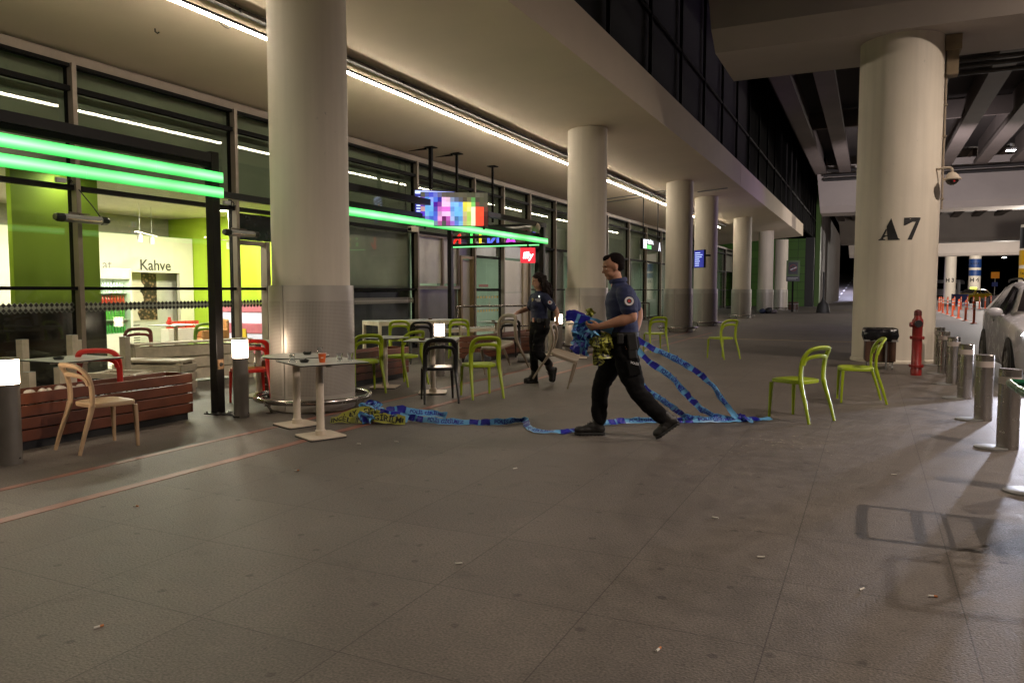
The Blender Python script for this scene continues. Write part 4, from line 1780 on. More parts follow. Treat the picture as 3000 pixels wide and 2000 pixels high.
tumbler(-4.96, 5.60, .74, 'upturned tea glass at the left corner of the nearest square table', True)
tumbler(-5.32, 6.44, .74, 'tea glass on the round table behind')
tumbler(-4.62, 5.88, .74, 'tea glass in the middle right of the nearest square table, left one of the pair')
tumbler(-4.53, 5.93, .74, 'tea glass at the right corner of the nearest square table')
tumbler(-5.45, 15.0, .74, 'tea glass on the round table just above the policeman\'s forearm')
P = thing('paper_cup', 'orange paper cup on the nearest square table', 'cup', (-4.70, 5.72, .74))
o = MB()
o.lathe([(.027, 0), (.038, .086), (.036, .086), (.026, .006)], 28)
o.build('cup', mat('orange_paper', (.62, .10, .012), .5, var=.03), P, smooth=True)
o = MB()
o.tube([(.0385 * math.cos(2 * math.pi * k / 28), .0385 * math.sin(2 * math.pi * k / 28), .086) for k in range(28)], .0022, 6, closed=True)
o.build('rim', mat('white_paper', (.7, .66, .6), .5), P)
o = MB()
for k in range(3):
    a = R(-65 + k * 14)
    o.cbox((.0335 * math.cos(a), .0335 * math.sin(a), .045), (.002, .006, .012), a)
o.build('print', mat('pale_print', (.75, .6, .5), .5, var=0), P)


# ------------------------------------------------------------------ displays and signs
def emat(name, col, e=1.):
    return mat(name, col, .5, var=0, emit=e, ecol=col)


def face_cam_rz(x, y):
    return math.atan2(-y, -x) + math.pi / 2     # local -Y looks at the street side viewer


P = thing('mosaic_stand_in', 'made-up glowing panel of coarse coloured blocks in place of an obscured sign over the second green bar', 'stand-in panel', (-6.42, 11.30, 2.79), face_cam_rz(-6.35, 11.16))  # made-up glowing panel; its blocks stand in for an obscured sign
rows = ["555648 505aa0 4a50c8 6a72c8 62628a 5c5650 545048 5a5450 585448 5e5a48 5a5646 505040 504e3c 605e50 5a5646 4c4a3c",
        "7048b8 5c94e8 8ca0f8 5078e0 34309a e8b8ea d8b4cc 8090b0 606884 5a5a60 50483c 6c6c4c 5e9a54 4a4438 50503c 4c4a3c",
        "6a44b0 70b0f0 84b8f8 4c1898 803c98 f4c8f0 f0c4ee 82b8f0 88c4fc 6ca0f4 f4e450 e8e870 84d070 7c4440 505040 5a5040",
        "c09098 6cb0ee 6cb4ec 4c48b0 c066c0 e070d8 e06cd8 6894d8 74bcf8 70b4f0 dcd858 ece888 f0f4d8 fc5838 fc5438 6a4038",
        "5c38c8 74b4e8 60a0f0 5068d8 bc90bc f4bcf0 f8c8f4 88b0e8 70b8f8 70bcf8 c8bc84 b4d060 f4f0d4 f85438 fc5838 502c28",
        "383c50 6c70d0 4860c0 6068e0 f0a0e0 6a2864 b85cb0 a4b8ec 4c78a8 5c9cd8 c4a880 a8d060 ecf0d0 f85438 f85038 482420",
        "98d8a8 80b088 90a8b0 7888a0 b05c98 505450 9c4490 a070d0 6080d8 78b4e8 bcb878 b8d870 f0f4d0 f85438 f85038 482420"]
mats_ = {}
cw, chh = 1.13 / 16, .555 / 7
o = MB()
ml = []
for r, row in enumerate(rows):
    for c, hx in enumerate(row.split()):
        rgb = srgb(int(hx[:2], 16), int(hx[2:4], 16), int(hx[4:], 16))
        if hx not in mats_:
            mats_[hx] = len(ml)
            ml.append(emat('mosaic_cell', rgb, .92))
        x = -.565 + c * cw
        z = .2775 - r * chh
        o.quad((x, -.031, z), (x + cw, -.031, z), (x + cw, -.031, z - chh), (x, -.031, z - chh), mats_[hx])
o.build('mosaic_cells', [m for m in ml], P, fix=False)
o = MB()
o.box(-.57, .57, -.03, .04, -.283, .283)
o.build('casing', black_p, P)
o = MB()
for x in (-.5, .5):
    o.box(x - .02, x + .02, .041, .08, -.33, .28)
o.build('bracket', black_p, P)

# hanging poles and the two flight screens
poles = [(-9.62, 15.80, 3.85), (-9.5, 16.85, 3.7), (-9.55, 18.95, 3.3)]
for k, (x, y, zb) in enumerate(poles):
    P = thing('ceiling_pole', ['dark pole from the soffit to the blue flight screen, the thickest', 'thin dark pole hanging from the soffit right of the thick one', 'thin dark pole hanging from the soffit, the right one of three'][k], 'pole', (x, y, cz(x)), group='dark poles hanging from the soffit')
    o = MB()
    r = .04 if k == 0 else .025
    o.box(-r, r, -r, r, zb - cz(x), 0)
    o.build('pole', frame_black, P)
    o = MB()
    o.box(-.12, .12, -.12, .12, -.02, -.001)
    o.build('plate', frame_black, P)
    if k < 2:
        o = MB()
        o.box(-.75, -.121, -.02, .02, -.05, -.01)
        o.build('side_arm', frame_black, P)
scr = emat('screen_blue', (.02, .025, .22), 1.1)
P = thing('flight_screen', 'blue flight information screen tilted behind the coloured block panel', 'screen', (-9.62, 15.75, 3.52), face_cam_rz(-9.6, 15.7) + R(12))
o = MB()
o.box(-.38, .62, 0, .08, -.38, .30)
o.build('casing', black_p, P)
o = MB()
o.box(-.36, .60, -.006, -.001, -.36, .28)
o.build('screen', scr, P)
o = MB()
for i in range(7):
    for x0, w in ((-.33, .16), (-.12, .25), (.2, .3)):
        o.box(x0, x0 + w * random.uniform(.6, 1), -.010, -.007, .1 - i * .065, .13 - i * .065)
o.box(-.36, .6, -.010, -.007, .2, .27)
o.build('flight_lines', emat('screen_text', (.5, .6, 1.), 1.2), P)
o = MB()
o.box(-.1, .02, -.012, -.0105, -.2, .05)
o.build('amber_block', emat('screen_amber', (1., .4, .05), 1.), P)
# neon word seen from behind on the far side of the second pergola
P = thing('neon_letters', 'row of multicoloured neon letters seen from behind, under the second green bar', 'neon sign', (-8.25, 16.05, 2.46))
neon = [('N', (1, .03, .02)), ('I', (.1, .9, .15)), ('I', (1, .75, .02)), ('N', (.12, .18, 1)), ('A', (.8, .08, .9)), ('Y', (.12, .08, 1))]
xs_ = [-.86, -.42, -.18, .16, .62, 1.12]
for (ch_, col), x in zip(neon, xs_):
    o = MB()
    V_, F_ = textmesh(ch_, .46)
    vs = [o.v((x - a, 0, b)) for a, b, *_ in V_]
    for f in F_:
        o.f([vs[i] for i in f])
    fs = o.b.faces[:]
    ex = bmesh.ops.extrude_face_region(o.b, geom=fs)
    bmesh.ops.translate(o.b, verts=[e for e in ex['geom'] if isinstance(e, bmesh.types.BMVert)], vec=(0, .04, 0))
    o.build('letter', emat('neon', col, 1.0), P)
o = MB()
o.box(-1.05, 1.3, .05, .07, -.02, .0)
o.box(-1.05, 1.3, .05, .07, .36, .38)
o.build('letter_rail', frame_black, P)
# red cafe sign
P = thing('lit_square_sign', 'small red square light box reading illy beside the pergola post', 'sign', (-7.09, 15.86, 2.22), face_cam_rz(-7, 15.8) + R(8))
o = MB()
o.box(-.165, .165, 0, .09, -.17, .17)
o.build('light_box', emat('red_sign', (.86, .03, .05), 1.1), P, bevel=.004)
o = MB()
addtext(o, 'illy', .21, lambda x, y: (x - .01 + y * .12, -.006, y - .07), bold=.008)
o.build('lettering', emat('white_sign_text', (1, 1, 1), 1.5), P, fix=False)
o = MB()
o.box(-.02, .02, .03, .06, .171, .25)
o.build('bracket', frame_black, P)
# gate sign hung from the soffit
P = thing('gate_sign', 'black hanging sign with lit white symbols and the letter A', 'sign', (-8, 30.0, 3.22))
o = MB()
o.box(-.06, .03, -1.42, 1.42, -.20, .20)
o.build('sign_box', frame_black, P)
wt = emat('sign_white', (.86, .9, 1.), 1.3)
o = MB()
o.box(.0305, .034, -1.30, -.86, -.17, .17)
addtext(o, 'TERMİNAL', .20, lambda x, y: (.033, -.80 + x, .04 + y), 'LEFT', bold=.008)
addtext(o, 'A', .46, lambda x, y: (.033, 1.15 + x, -.16 + y), bold=.02)
o.build('lit_symbols', wt, P, fix=False)
o = MB()
o.box(.0305, .034, -.80, -.15, -.17, -.02)
o.build('green_field', emat('sign_green', (.05, .6, .12), 1.), P)
for y in (-1.2, 1.0):
    o = MB()
    o.box(-.03, 0, y - .02, y + .02, .201, cz(-8) - 3.22)
    o.build('rod', frame_black, P)
# little screen at the third column
P = thing('small_screen', 'small tilted information screen behind the right edge of the third column', 'screen', (-5.62, 27.6, 2.55), R(-45))
o = MB()
o.box(-.32, .32, 0, .07, -.32, .32)
o.box(-.05, .05, .07, .45, .1, .16)
o.build('casing', black_p, P)
o = MB()
o.box(-.3, .3, -.006, -.001, -.3, .3)
o.build('screen', scr, P)
o = MB()
for i in range(7):
    o.box(-.24, random.uniform(.0, .24), -.010, -.0065, .2 - i * .075, .23 - i * .075)
o.build('screen_lines', emat('screen_text', (.5, .6, 1.), 1.), P)


# litter bins
def bin_(loc, s, label, bag=True, h=.66):
    P = thing('litter_bin', label, 'bin', loc, R(4), 'slatted wooden litter bins')
    n = 5
    bw = mat('bin_wood', (.075, .032, .016), .5, var=.3, scale=7)
    a = s / 2
    o = MB()
    for k in range(n):
        x0 = -a + k * s / n + .006
        x1 = -a + (k + 1) * s / n - .006
        for y0, y1 in ((-a, -a + .018), (a - .018, a)):
            o.box(x0, x1, y0, y1, .14, h)
        for q0, q1 in ((-a, -a + .018), (a - .018, a)):
            o.box(q0, q1, x0 if abs(x0) < a - .02 else (x0 + .019 if x0 < 0 else x0), x1 if abs(x1) < a - .02 else (x1 - .019 if x1 > 0 else x1), .14, h)
    o.build('slats', bw, P)
    o = MB()
    o.box(-a + .03, a - .03, -a + .03, a - .03, .12, h - .04)
    o.build('inner_tub', rubber, P)
    o = MB()
    for x in (-a + .05, a - .05):
        for y in (-a + .05, a - .05):
            o.cyl((x, y, .035), (x, y, .119), .012)
            o.cyl((x - .012, y, .03), (x + .012, y, .03), .03, seg=16)
    o.build('castors', galv, P)
    o = MB()
    o.box(-a - .03, a + .03, -a - .012, -a - .002, .5, .53)
    o.box(a * .3, a * .3 + .03, -a - .02, -a - .003, .0, .5)
    o.build('steel_frame', galv, P)
    if bag:
        o = MB()
        n = 48
        rings = []
        for z, e in ((h - .13, .02), (h - .06, .045), (h + .0, .04), (h + .06, .03), (h + .075, .0), (h + .03, -.04)):
            ring = []
            for k in range(n):
                t = 2 * math.pi * k / n
                c, q = math.cos(t), math.sin(t)
                m_ = max(abs(c), abs(q))
                r = (a + e) / m_ * (.96 if m_ < .8 else 1)
                p = Vector((c * r, q * r, z))
                w = noise.noise(Vector((c * 4, q * 4, z * 9))) * .035 + noise.noise(Vector((c * 11, q * 11, z * 20))) * .018
                p.x += c * w
                p.y += q * w
                if z < h - .1:
                    p.z += noise.noise(Vector((c * 3, q * 3, 7))) * .1
                ring.append(p)
            rings.append(ring)
        o.rings(rings)
        o.build('bin_bag', mat('bin_bag', (.010, .010, .013), .25, var=.1), P, smooth='all')


bin_((.17, 15.45, 0), .50, 'slatted wooden bin with a black bag in front of the A 7 pillar')
bin_((.08, 18.15, 0), .50, 'slatted wooden bin peeping out left behind the A 7 pillar')
bin_((-4.70, 54.2, 0), .62, 'far slatted wooden bin at the foot of the no smoking sign', False)
# no smoking sign
P = thing('no_smoking_sign', 'tall black totem sign with a cigarette symbol in front of the green tiles', 'sign', (-4.70, 53.4, 0), face_cam_rz(-4.7, 53.4))
o = MB()
o.box(-.06, .06, -.04, .04, .0, 2.02)
o.build('pole', frame_black, P)
o = MB()
o.box(-.42, .42, -.05, .05, 2.02, 2.36)
o.build('text_panel', mat('sign_dark', (.02, .025, .03), .4), P)
o = MB()
o.box(-.42, .42, -.03, .03, 2.361, 3.4)
o.build('green_panel', mat('sign_green_panel', (.04, .085, .015), .4), P)
o = MB()
o.box(-.29, .29, -.05, -.031, 2.50, 3.28)
o.build('symbol_panel', mat('sign_dark_blue', (.018, .018, .03), .3), P)
o = MB()
o.cbox((.02, -.054, 2.86), (.46, .004, .075), 0, ry=R(-24))
o.build('cigarette', mat('sign_cigarette', (.5, .45, .5), .5, var=0), P)
o = MB()
pts_ = [(.21 * math.cos(R(a)), -.058, 2.9 + .21 * math.sin(R(a))) for a in range(0, 360, 15)]
o.tube(pts_, .012, 6, closed=True)
o.tube([(-.15, -.058, 3.05), (.15, -.058, 2.75)], .012, 6)
o.build('prohibition_ring', mat('sign_red', (.25, .02, .02), .5, var=0), P)
o = MB()
for k in range(2):
    o.box(-.34, .30 - k * .1, -.054, -.051, 2.22 - k * .09, 2.26 - k * .09)
o.build('text_lines', mat('sign_text', (.3, .3, .32), .5, var=0), P)
# black stand and bags
P = thing('black_stand', 'thin black pole on a heavy foot left of the A 7 pillar, far off', 'stand', (-2.75, 52.4, 0))
o = MB()
o.lathe([(.42, 0), (.40, .12), (.33, .55), (.12, .75), (.06, 1.0), (.05, 2.6)], 16)
o.build('stand', rubber, P, smooth=True)
P = thing('bags', 'dark bags on the floor at the foot of the sixth column', 'bags', (-5.75, 49.3, 0))
for k, (x, y, s) in enumerate(((-.32, 0, .2), (.05, .05, .24), (.38, -.05, .17))):
    o = MB()
    o.ell((x, y, s * .75), (s, s * .8, s * .8))
    for v in o.b.verts:
        v.co += Vector((1, 1, 1)) * .05 * noise.noise(v.co * 6)
    o.build('bag', mat('bag', [(.02, .03, .08), (.012, .012, .02), (.12, .1, .12)][k], .6), P, smooth='all')

# ------------------------------------------------------------------ fire hydrant
hy = mat('hydrant_red', (.24, .012, .010), .38, var=.25, scale=12, coat=.2)
P = thing('fire_hydrant', 'tall dark red fire hydrant in front of the A 7 pillar', 'hydrant', (.72, 14.38, 0), face_cam_rz(.7, 14.3))
o = MB()
o.lathe([(.085, 0), (.085, .11), (.078, .12), (.078, .8), (.085, .82), (.088, .88), (.084, .93), (.06, .965), (.055, 1.0)], 32)
o.build('barrel', hy, P, smooth=True)
for z in (.155, .63):
    o = MB()
    o.lathe([(.078, z - .02), (.11, z - .02), (.11, z), (.112, z + .002), (.112, z + .02), (.078, z + .02)], 32)
    for k in range(8):
        a = math.pi * 2 * k / 8
        o.cyl((.097 * math.cos(a), .097 * math.sin(a), z - .028), (.097 * math.cos(a), .097 * math.sin(a), z + .03), .008, seg=6)
    o.build('flange', hy, P)
o = MB()
o.lathe([(.056, 1.0), (.060, 1.01), (.058, 1.07), (.04, 1.09), (.02, 1.1)], 12)
o.build('cap_nut', mat('hydrant_dark_red', (.10, .008, .008), .5, var=.2), P)
o = MB()
o.cyl((.01, -.06, .87), (.02, -.135, .87), .062, .058, seg=24)
o.build('outlet', mat('outlet_dark', (.045, .045, .048), .35, metal=.5), P, smooth=True)
o = MB()
o.cyl((-.06, -.03, .85), (-.11, -.05, .85), .045, .043, seg=20)
o.build('side_outlet', hy, P, smooth=True)

# ------------------------------------------------------------------ steel bollards
bol = thing('steel_bollard', 'x', 'bollard')
o = MB()
o.lathe([(.088, 0), (.088, .585)], 40)
o.build('tube', steel, bol, smooth=True)
o = MB()
o.lathe([(.0885, .586), (.0885, .652)], 40)
o.build('pale_band', mat('frosted_band', (.42, .36, .33), .5), bol, smooth=True)
o = MB()
o.lathe([(.089, .653), (.089, .715), (.082, .722)], 40)
o.build('cap', steel, bol, smooth=True)
o = MB()
o.lathe([(.135, 0), (.135, .012), (.13, .014)], 36, c=(-.13, -.04, 0))
o.build('floor_disc', galv, bol, smooth=True)
by = [6.34, 8.02, 9.68, 11.5, 13.17, 14.8, 16.45]
bl = ['steel bollard just beyond the right edge, only its floor disc showing', 'steel bollard at the right edge, behind the green trolley handle', 'steel bollard second from the right edge', 'steel bollard in the middle of the visible row', 'steel bollard second in the row from the hydrant', 'steel bollard nearest the hydrant, in front of another cap', 'steel bollard mostly hidden behind the one nearest the hydrant']
for i, y in enumerate(by):
    loc = (1.15 if i < 6 else 1.2, y, 0)
    if i == 0:
        bol.location = loc
        bol['label'] = bl[0]
        bol['group'] = 'steel bollards along the kerb'
    else:
        dup(bol, loc, 0, bl[i], 'steel bollards along the kerb')

# ------------------------------------------------------------------ luggage trolley
gp = mat('trolley_green', (.01, .12, .055), .25, var=.05, coat=.4)
P = thing('luggage_trolley', 'airport luggage trolley with a green loop handle at the right edge', 'trolley', (.77, 5.1, 0))
o = MB()
o.tube(smoothpath([(.62, .31, .80), (.30, .31, .855), (.05, .31, .865), (.0, .26, .865), (.0, -.26, .865), (.05, -.31, .865), (.30, -.31, .855), (.62, -.31, .80)], 5), .022, 12)
o.build('handle', gp, P, smooth=True)
o = MB()
for s in (-1, 1):
    o.tube(smoothpath([(.10, s * .30, .84), (.16, s * .30, .60), (.24, s * .30, .3), (.3, s * .30, .14)], 5), .014, 8)
    o.tube([(.3, s * .30, .14), (1.15, s * .26, .12)], .014, 8)
o.tube([(.14, -.30, .70), (.14, .30, .70)], .012, 8)
o.build('side_frame', galv, P, smooth=True)
o = MB()
for k in range(7):
    y = -.24 + k * .08
    o.tube([(.20, y, .45), (.16, y, .76)], .005, 6)
for z, x in ((.76, .16), (.60, .18), (.45, .20)):
    o.tube([(x, -.30, z), (x, .30, z)], .011, 6)
o.build('wire_back', rubber, P)
o = MB()
for k in range(9):
    y = -.27 + k * .0675
    o.tube([(.16, y, .60), (.52, y, .56)], .003, 5)
for x in (.3, .42, .52):
    o.tube([(x, -.28, .58), (x, .28, .58)], .006, 6)
o.tube([(.52, -.28, .56), (.52, .28, .56)], .01, 6)
o.build('basket', galv, P)
o = MB()
o.box(.205, .22, -.30, .30, .10, .45)
o.build('front_board', mat('trolley_board', (.2, .2, .19), .5), P)
o = MB()
o.box(.28, 1.1, -.25, .25, .13, .15)
o.build('platform', galv, P)
for x, y in ((.4, -.24), (.4, .24), (1.05, 0)):
    o = MB()
    o.cyl((x, y - .02, .065), (x, y + .02, .065), .065, seg=24)
    o.build('wheel', rubber, P, smooth=True)


# ------------------------------------------------------------------ vehicles
def car(loc, rz, paint, label, cat='car', group=None, taxi=False, lights=True, L_=4.45, name='parked_car', power=0):
    P = thing(name, label, cat, loc, rz, group)
    st = [(0, .36, .70, .74, .60, .62, .5), (.06, .26, .80, .84, .78, .80, .64), (.3, .22, .90, .96, .91, .90, .70), (.85, .2, .97, 1.05, .93, .92, .72), (1.15, .2, 1.0, 1.10, .93, .925, .70),
          (1.8, .2, 1.03, 1.52, .93, .925, .62), (2.5, .2, 1.04, 1.61, .93, .92, .61), (3.4, .2, 1.06, 1.59, .93, .91, .59), (3.95, .22, 1.08, 1.48, .91, .89, .57), (4.3, .3, 1.06, 1.2, .87, .86, .6), (4.45, .42, .9, .95, .78, .76, .6)]
    k = L_ / 4.45
    rings = []
    for y, zl, zb, zt, wl, wb, wt in st:
        half = [(wl * .55, zl), (wl * .9, zl), (wl, zl + .1), (wl * 1.0, (zl + zb) / 2), (wb * 1.005, zb - .1), (wb, zb - .02), (wb * .965, zb + .02), ((wb * .9 + wt * 1.02) / 2, (zb + zt) / 2), (wt * 1.04, zt - .05), (wt * .93, zt - .008), (wt * .5, zt + .01)]
        ring = [(x, y * k, z) for x, z in half] + [(-x, y * k, z) for x, z in half[::-1]]
        rings.append(ring)
    o = MB()
    o.rings(rings)
    ob = o.build('body', paint, P, smooth='all')
    sm = ob.modifiers.new('s', 'SUBSURF')
    sm.levels = sm.render_levels = 2
    gl = mat('car_glass', (.012, .010, .012), .06, var=0, spec=.8)
    # side windows, two per side
    def sidept(s, y, t):
        yy = y / k
        for a, b in zip(st, st[1:]):
            if a[0] <= yy <= b[0]:
                f = (yy - a[0]) / (b[0] - a[0])
                v = [p + (q - p) * f for p, q in zip(a, b)]
                x = v[5] * .95 + (v[6] * 1.02 - v[5] * .95) * t
                z = v[2] + .03 + (v[3] - .06 - v[2] - .03) * t
                return (s * (x + .012), y, z)
    for s in (-1, 1):
        for (ya, yb, yc, yd) in ((1.42, 2.42, 2.42, 1.98), (2.50, 3.30, 3.22, 2.50), (3.36, 3.95, 3.70, 3.28)):
            o = MB()
            n = 6
            bot = [sidept(s, (ya + (yb - ya) * i / n) * k, .06) for i in range(n + 1)]
            top = [sidept(s, (yd + (yc - yd) * i / n) * k, .95) for i in range(n + 1)]
            vb = [o.v(p) for p in bot]
            vt = [o.v(p) for p in top]
            for i in range(n):
                o.f([vb[i], vb[i + 1], vt[i + 1], vt[i]])
            o.build('side_window', gl, P)
    o = MB()
    for i in range(8):
        a, b = -1 + i / 4, -1 + (i + 1) / 4
        f = lambda q: .03 * (1 - q * q)
        o.quad((a * .78, 1.16 * k - f(a), 1.09), (b * .78, 1.16 * k - f(b), 1.09), (b * .60, 1.76 * k - f(b), 1.51 + f(b) * .5), (a * .60, 1.76 * k - f(a), 1.51 + f(a) * .5))
    bmesh.ops.translate(o.b, verts=o.b.verts, vec=(0, -.03, .035))
    o.build('windscreen', gl, P, smooth='all')
    for s in (-1, 1):
        for y in (.80, 3.55):
            o = MB()
            o.cyl((s * .80, y * k, .345), (s * .936, y * k, .345), .40, seg=36)
            o.build('wheel_arch', rubber, P)
            wh = MB()
            wh.tube([(s * .86, y * k + .27 * math.cos(2 * math.pi * q / 32), .345 + .27 * math.sin(2 * math.pi * q / 32)) for q in range(32)], .075, 10, closed=True, r2=.1)
            w = wh.build('wheel', rubber, P, smooth=True)
            o = MB()
            o.cyl((s * .90, y * k, .345), (s * .944, y * k, .345), .205, .19, seg=24)
            for q in range(5):
                a = 2 * math.pi * q / 5
                o.cbox((s * .95, y * k + .1 * math.cos(a), .345 + .1 * math.sin(a)), (.012, .17, .04), 0, rx=a)
            rm = o.build('rim', galv, w)
        # mirror
        o = MB()
        o.ell((s * 1.02, 1.52 * k, 1.10), (.11, .06, .075))
        o.tube([(s * .90, 1.55 * k, 1.04), (s * .98, 1.53 * k, 1.07)], .02, 8)
        o.build('wing_mirror', paint, P, smooth='all')
        o = MB()
        o.extr([(-.17, .0), (.13, .03), (.15, .075), (-.12, .07)], lambda x, y, h: (s * (.70 + x * (-1)), .115 + abs(x) * .25 - h - .02 * 0, .80 + y), .02)
        o.build('running_light', emat('running_light', (1, 1, 1), 8 if lights else .5), P)
        o = MB()
        o.cyl((s * .68, .12, .70), (s * .68, .02, .69), .075, .07, seg=20)
        o.build('headlight', emat('headlamp', (.85, .88, 1), 25 if lights else .3), P)
        if power:
            light('headlamp', 'SPOT', (s * .68, -.02, .69), power, (.82, .84, 1), .05, rot=aim((-.05, -1, -.10)), parent=P, spot_size=R(100), spot_blend=.7)
    o = MB()
    o.box(-.5, .5, .03, .075, .40, .56)
    o.build('grille', rubber, P)
    o = MB()
    o.box(-.26, .26, .015, .028, .44, .55)
    o.build('number_plate', mat('plate', (.6, .6, .6), .5), P)
    o = MB()
    for s in (-1, 1):
        o.tube(smoothpath([(s * .575, 1.95 * k, 1.59), (s * .58, 2.2 * k, 1.635), (s * .575, 3.3 * k, 1.63), (s * .56, 3.6 * k, 1.59)], 5), .016, 8)
    o.build('roof_rails', rubber, P, smooth=True)
    for s in (-1, 1):
        o = MB()
        o.box(*((s * .925, s * .945) if s > 0 else (s * .945, s * .925)), 2.30 * k, 2.46 * k, .93, .96)
        o.build('door_handle', galv, P)
    if taxi:
        o = MB()
        o.box(-.35, .35, 2.2, 2.45, 1.62, 1.82)
        o.build('roof_sign', emat('taxi_sign', (.75, 1, .15), 1.6), P, bevel=.03)
    return P


white_paint = mat('white_car_paint', (.56, .55, .60), .25, var=.02, coat=.6)
car((2.80, 12.6, -.02), 0, white_paint, 'white SUV with its headlights on at the right edge', power=420)
yel = mat('taxi_yellow', (.62, .44, .01), .3, var=.03, coat=.5)
car((9.0, 98.6, -.02), R(-40), yel, 'yellow taxi far off, left of the blue banded pillar', 'taxi', 'yellow taxis in the distance', True, name='taxi')
car((11.6, 88.8, -.02), R(-50), yel, 'yellow taxi far off, right of the blue banded pillar', 'taxi', 'yellow taxis in the distance', True, name='taxi')
P = thing('coach', 'white coach in the distance with a lit black windscreen', 'coach', (16.2, 172.5, -.02), R(66))
wp = mat('coach_white', (.66, .64, .64), .35, var=.03)
o = MB()
sec = [(-1.25, .4), (1.25, .4), (1.27, 1.6), (1.25, 3.2), (1.05, 3.55), (-1.05, 3.55), (-1.25, 3.2), (-1.27, 1.6)]
o.rings([[(x * k_, y_, .4 + (z - .4) * h_) for x, z in sec] for y_, k_, h_ in ((0, .92, .9), (.3, 1, 1), (11.5, 1, 1), (11.8, .95, .97))])
o.build('body', wp, P, bevel=.05)
o = MB()
o.box(-1.1, 1.1, -.03, .02, 1.3, 2.7)
o.build('windscreen', mat('coach_glass', (.01, .01, .012), .1, var=0), P)
o = MB()
o.box(-1.31, -1.275, .6, 11, 1.7, 2.9)
o.box(1.275, 1.31, .6, 11, 1.7, 2.9)
o.build('side_glass', mat('coach_glass_side', (.01, .01, .012), .1, var=0), P)
for s in (-1, 1):
    o = MB()
    o.cyl((s * .9, -.05, .8), (s * .9, .02, .8), .12, seg=16)
    o.build('headlight', emat('coach_lamp', (1, 1, 1), 14), P)
    for y in (2.5, 9):
        o = MB()
        o.cyl((s * 1.0, y, .48), (s * 1.29, y, .48), .48, seg=24)
        o.build('wheel', rubber, P)
# blue crowd barrier, dark heap of luggage with a person's stand, orange lane posts
P = thing('blue_barrier', 'row of blue panels fencing the taxi rank, left of the blue banded pillar', 'barrier', (8.0, 88, 0), math.atan2(83.56 - 92.1, 8.3 - 7.68))
bluep = mat('blue_panel', (.01, .05, .30), .5, var=.1)
for k in range(6):
    o = MB()
    x = -4.2 + k * 1.45
    o.box(x, x + 1.36, -.03, .03, .25, 1.05)
    o.build('panel', bluep, P)
    o = MB()
    o.box(x, x + .06, -.2, .2, 0, .06)
    o.box(x + 1.3, x + 1.36, -.2, .2, 0, .06)
    o.box(x + .02, x + .05, -.02, .02, .06, .25)
    o.box(x + 1.31, x + 1.34, -.02, .02, .06, .25)
    o.build('feet', bluep, P)
P = thing('luggage_pile', 'dark heap of luggage on the far side of the road by the blue banded pillar', 'luggage', (9.3, 72, 0))
for k, (x, y, a, b, h) in enumerate(((-.9, 0, .3, .25, .8), (-.3, .2, .35, .3, 1.0), (.35, 0, .3, .25, .85), (1.0, .1, .38, .28, .6), (1.6, 0, .25, .2, .9))):
    o = MB()
    o.box(x - a, x + a, y - b, y + b, .04, h)
    ob = o.build('suitcase', mat('suitcase', [(.012, .012, .015), (.03, .02, .025), (.012, .012, .012), (.06, .05, .06), (.02, .03, .09)][k], .5), P, bevel=.08)
P = thing('orange_road_sign', 'small amber sign on a pole behind the right taxi, far off', 'sign', (13.23, 105.9, 0), 0)
o = MB()
o.box(-.04, .04, -.04, .04, 0, 3.0)
o.build('pole', galv, P)
o = MB()
o.box(-.42, .42, -.06, -.03, 2.85, 3.6)
o.build('panel', mat('amber_panel', (.5, .16, .01), .5, emit=.12, ecol=(1, .35, .02), var=0), P)
o = MB()
o.box(-.3, .3, -.06, -.03, 1.9, 2.4)
o.build('lower_panel', mat('blue_sign_panel', (.03, .06, .3), .5), P)
pst = thing('lane_post', 'x', 'lane post')
o = MB()
orange = mat('orange_post', (.62, .085, .015), .45, var=.15)
o.lathe([(.13, 0), (.13, .03), (.05, .05), (.05, .95), (.02, 1.0)], 14)
o.build('post', orange, pst, smooth=True)
o = MB()
o.lathe([(.052, .62), (.052, .72)], 14, caps=False)
o.lathe([(.052, .8), (.052, .88)], 14, caps=False)
o.build('reflective_band', mat('post_band', (.6, .42, .35), .4), pst)
first = True
GP = 'orange flexible posts between the lanes'
row1 = [(4.08 + .02 * i, 38.4 + 3.45 * i) for i in range(8)]
for i, (x, y) in enumerate(row1):
    lb = 'orange lane post in the nearer row, number %s from the nearest' % names[i]
    lb = lb.replace('number ', '')
    if first:
        pst.location = (x, y, -.02)
        pst['label'] = lb
        pst['group'] = GP
        first = False
    else:
        dup(pst, (x, y, -.02), 0, lb, GP)
row2 = [(4.6 + .52 * i, 63 + 1.1 * i) for i in range(15)]
for i, (x, y) in enumerate(row2):
    dup(pst, (x, y, -.02), 0, 'orange lane post of the farther row, %s from the A 7 pillar' % names[i], GP)
for i in range(3):
    dup(pst, (7.0 + i * .5, 50 - i * 5.0, -.02), 0, 'orange lane post standing near the white car roof, %s of three' % names[i], GP) if False else None
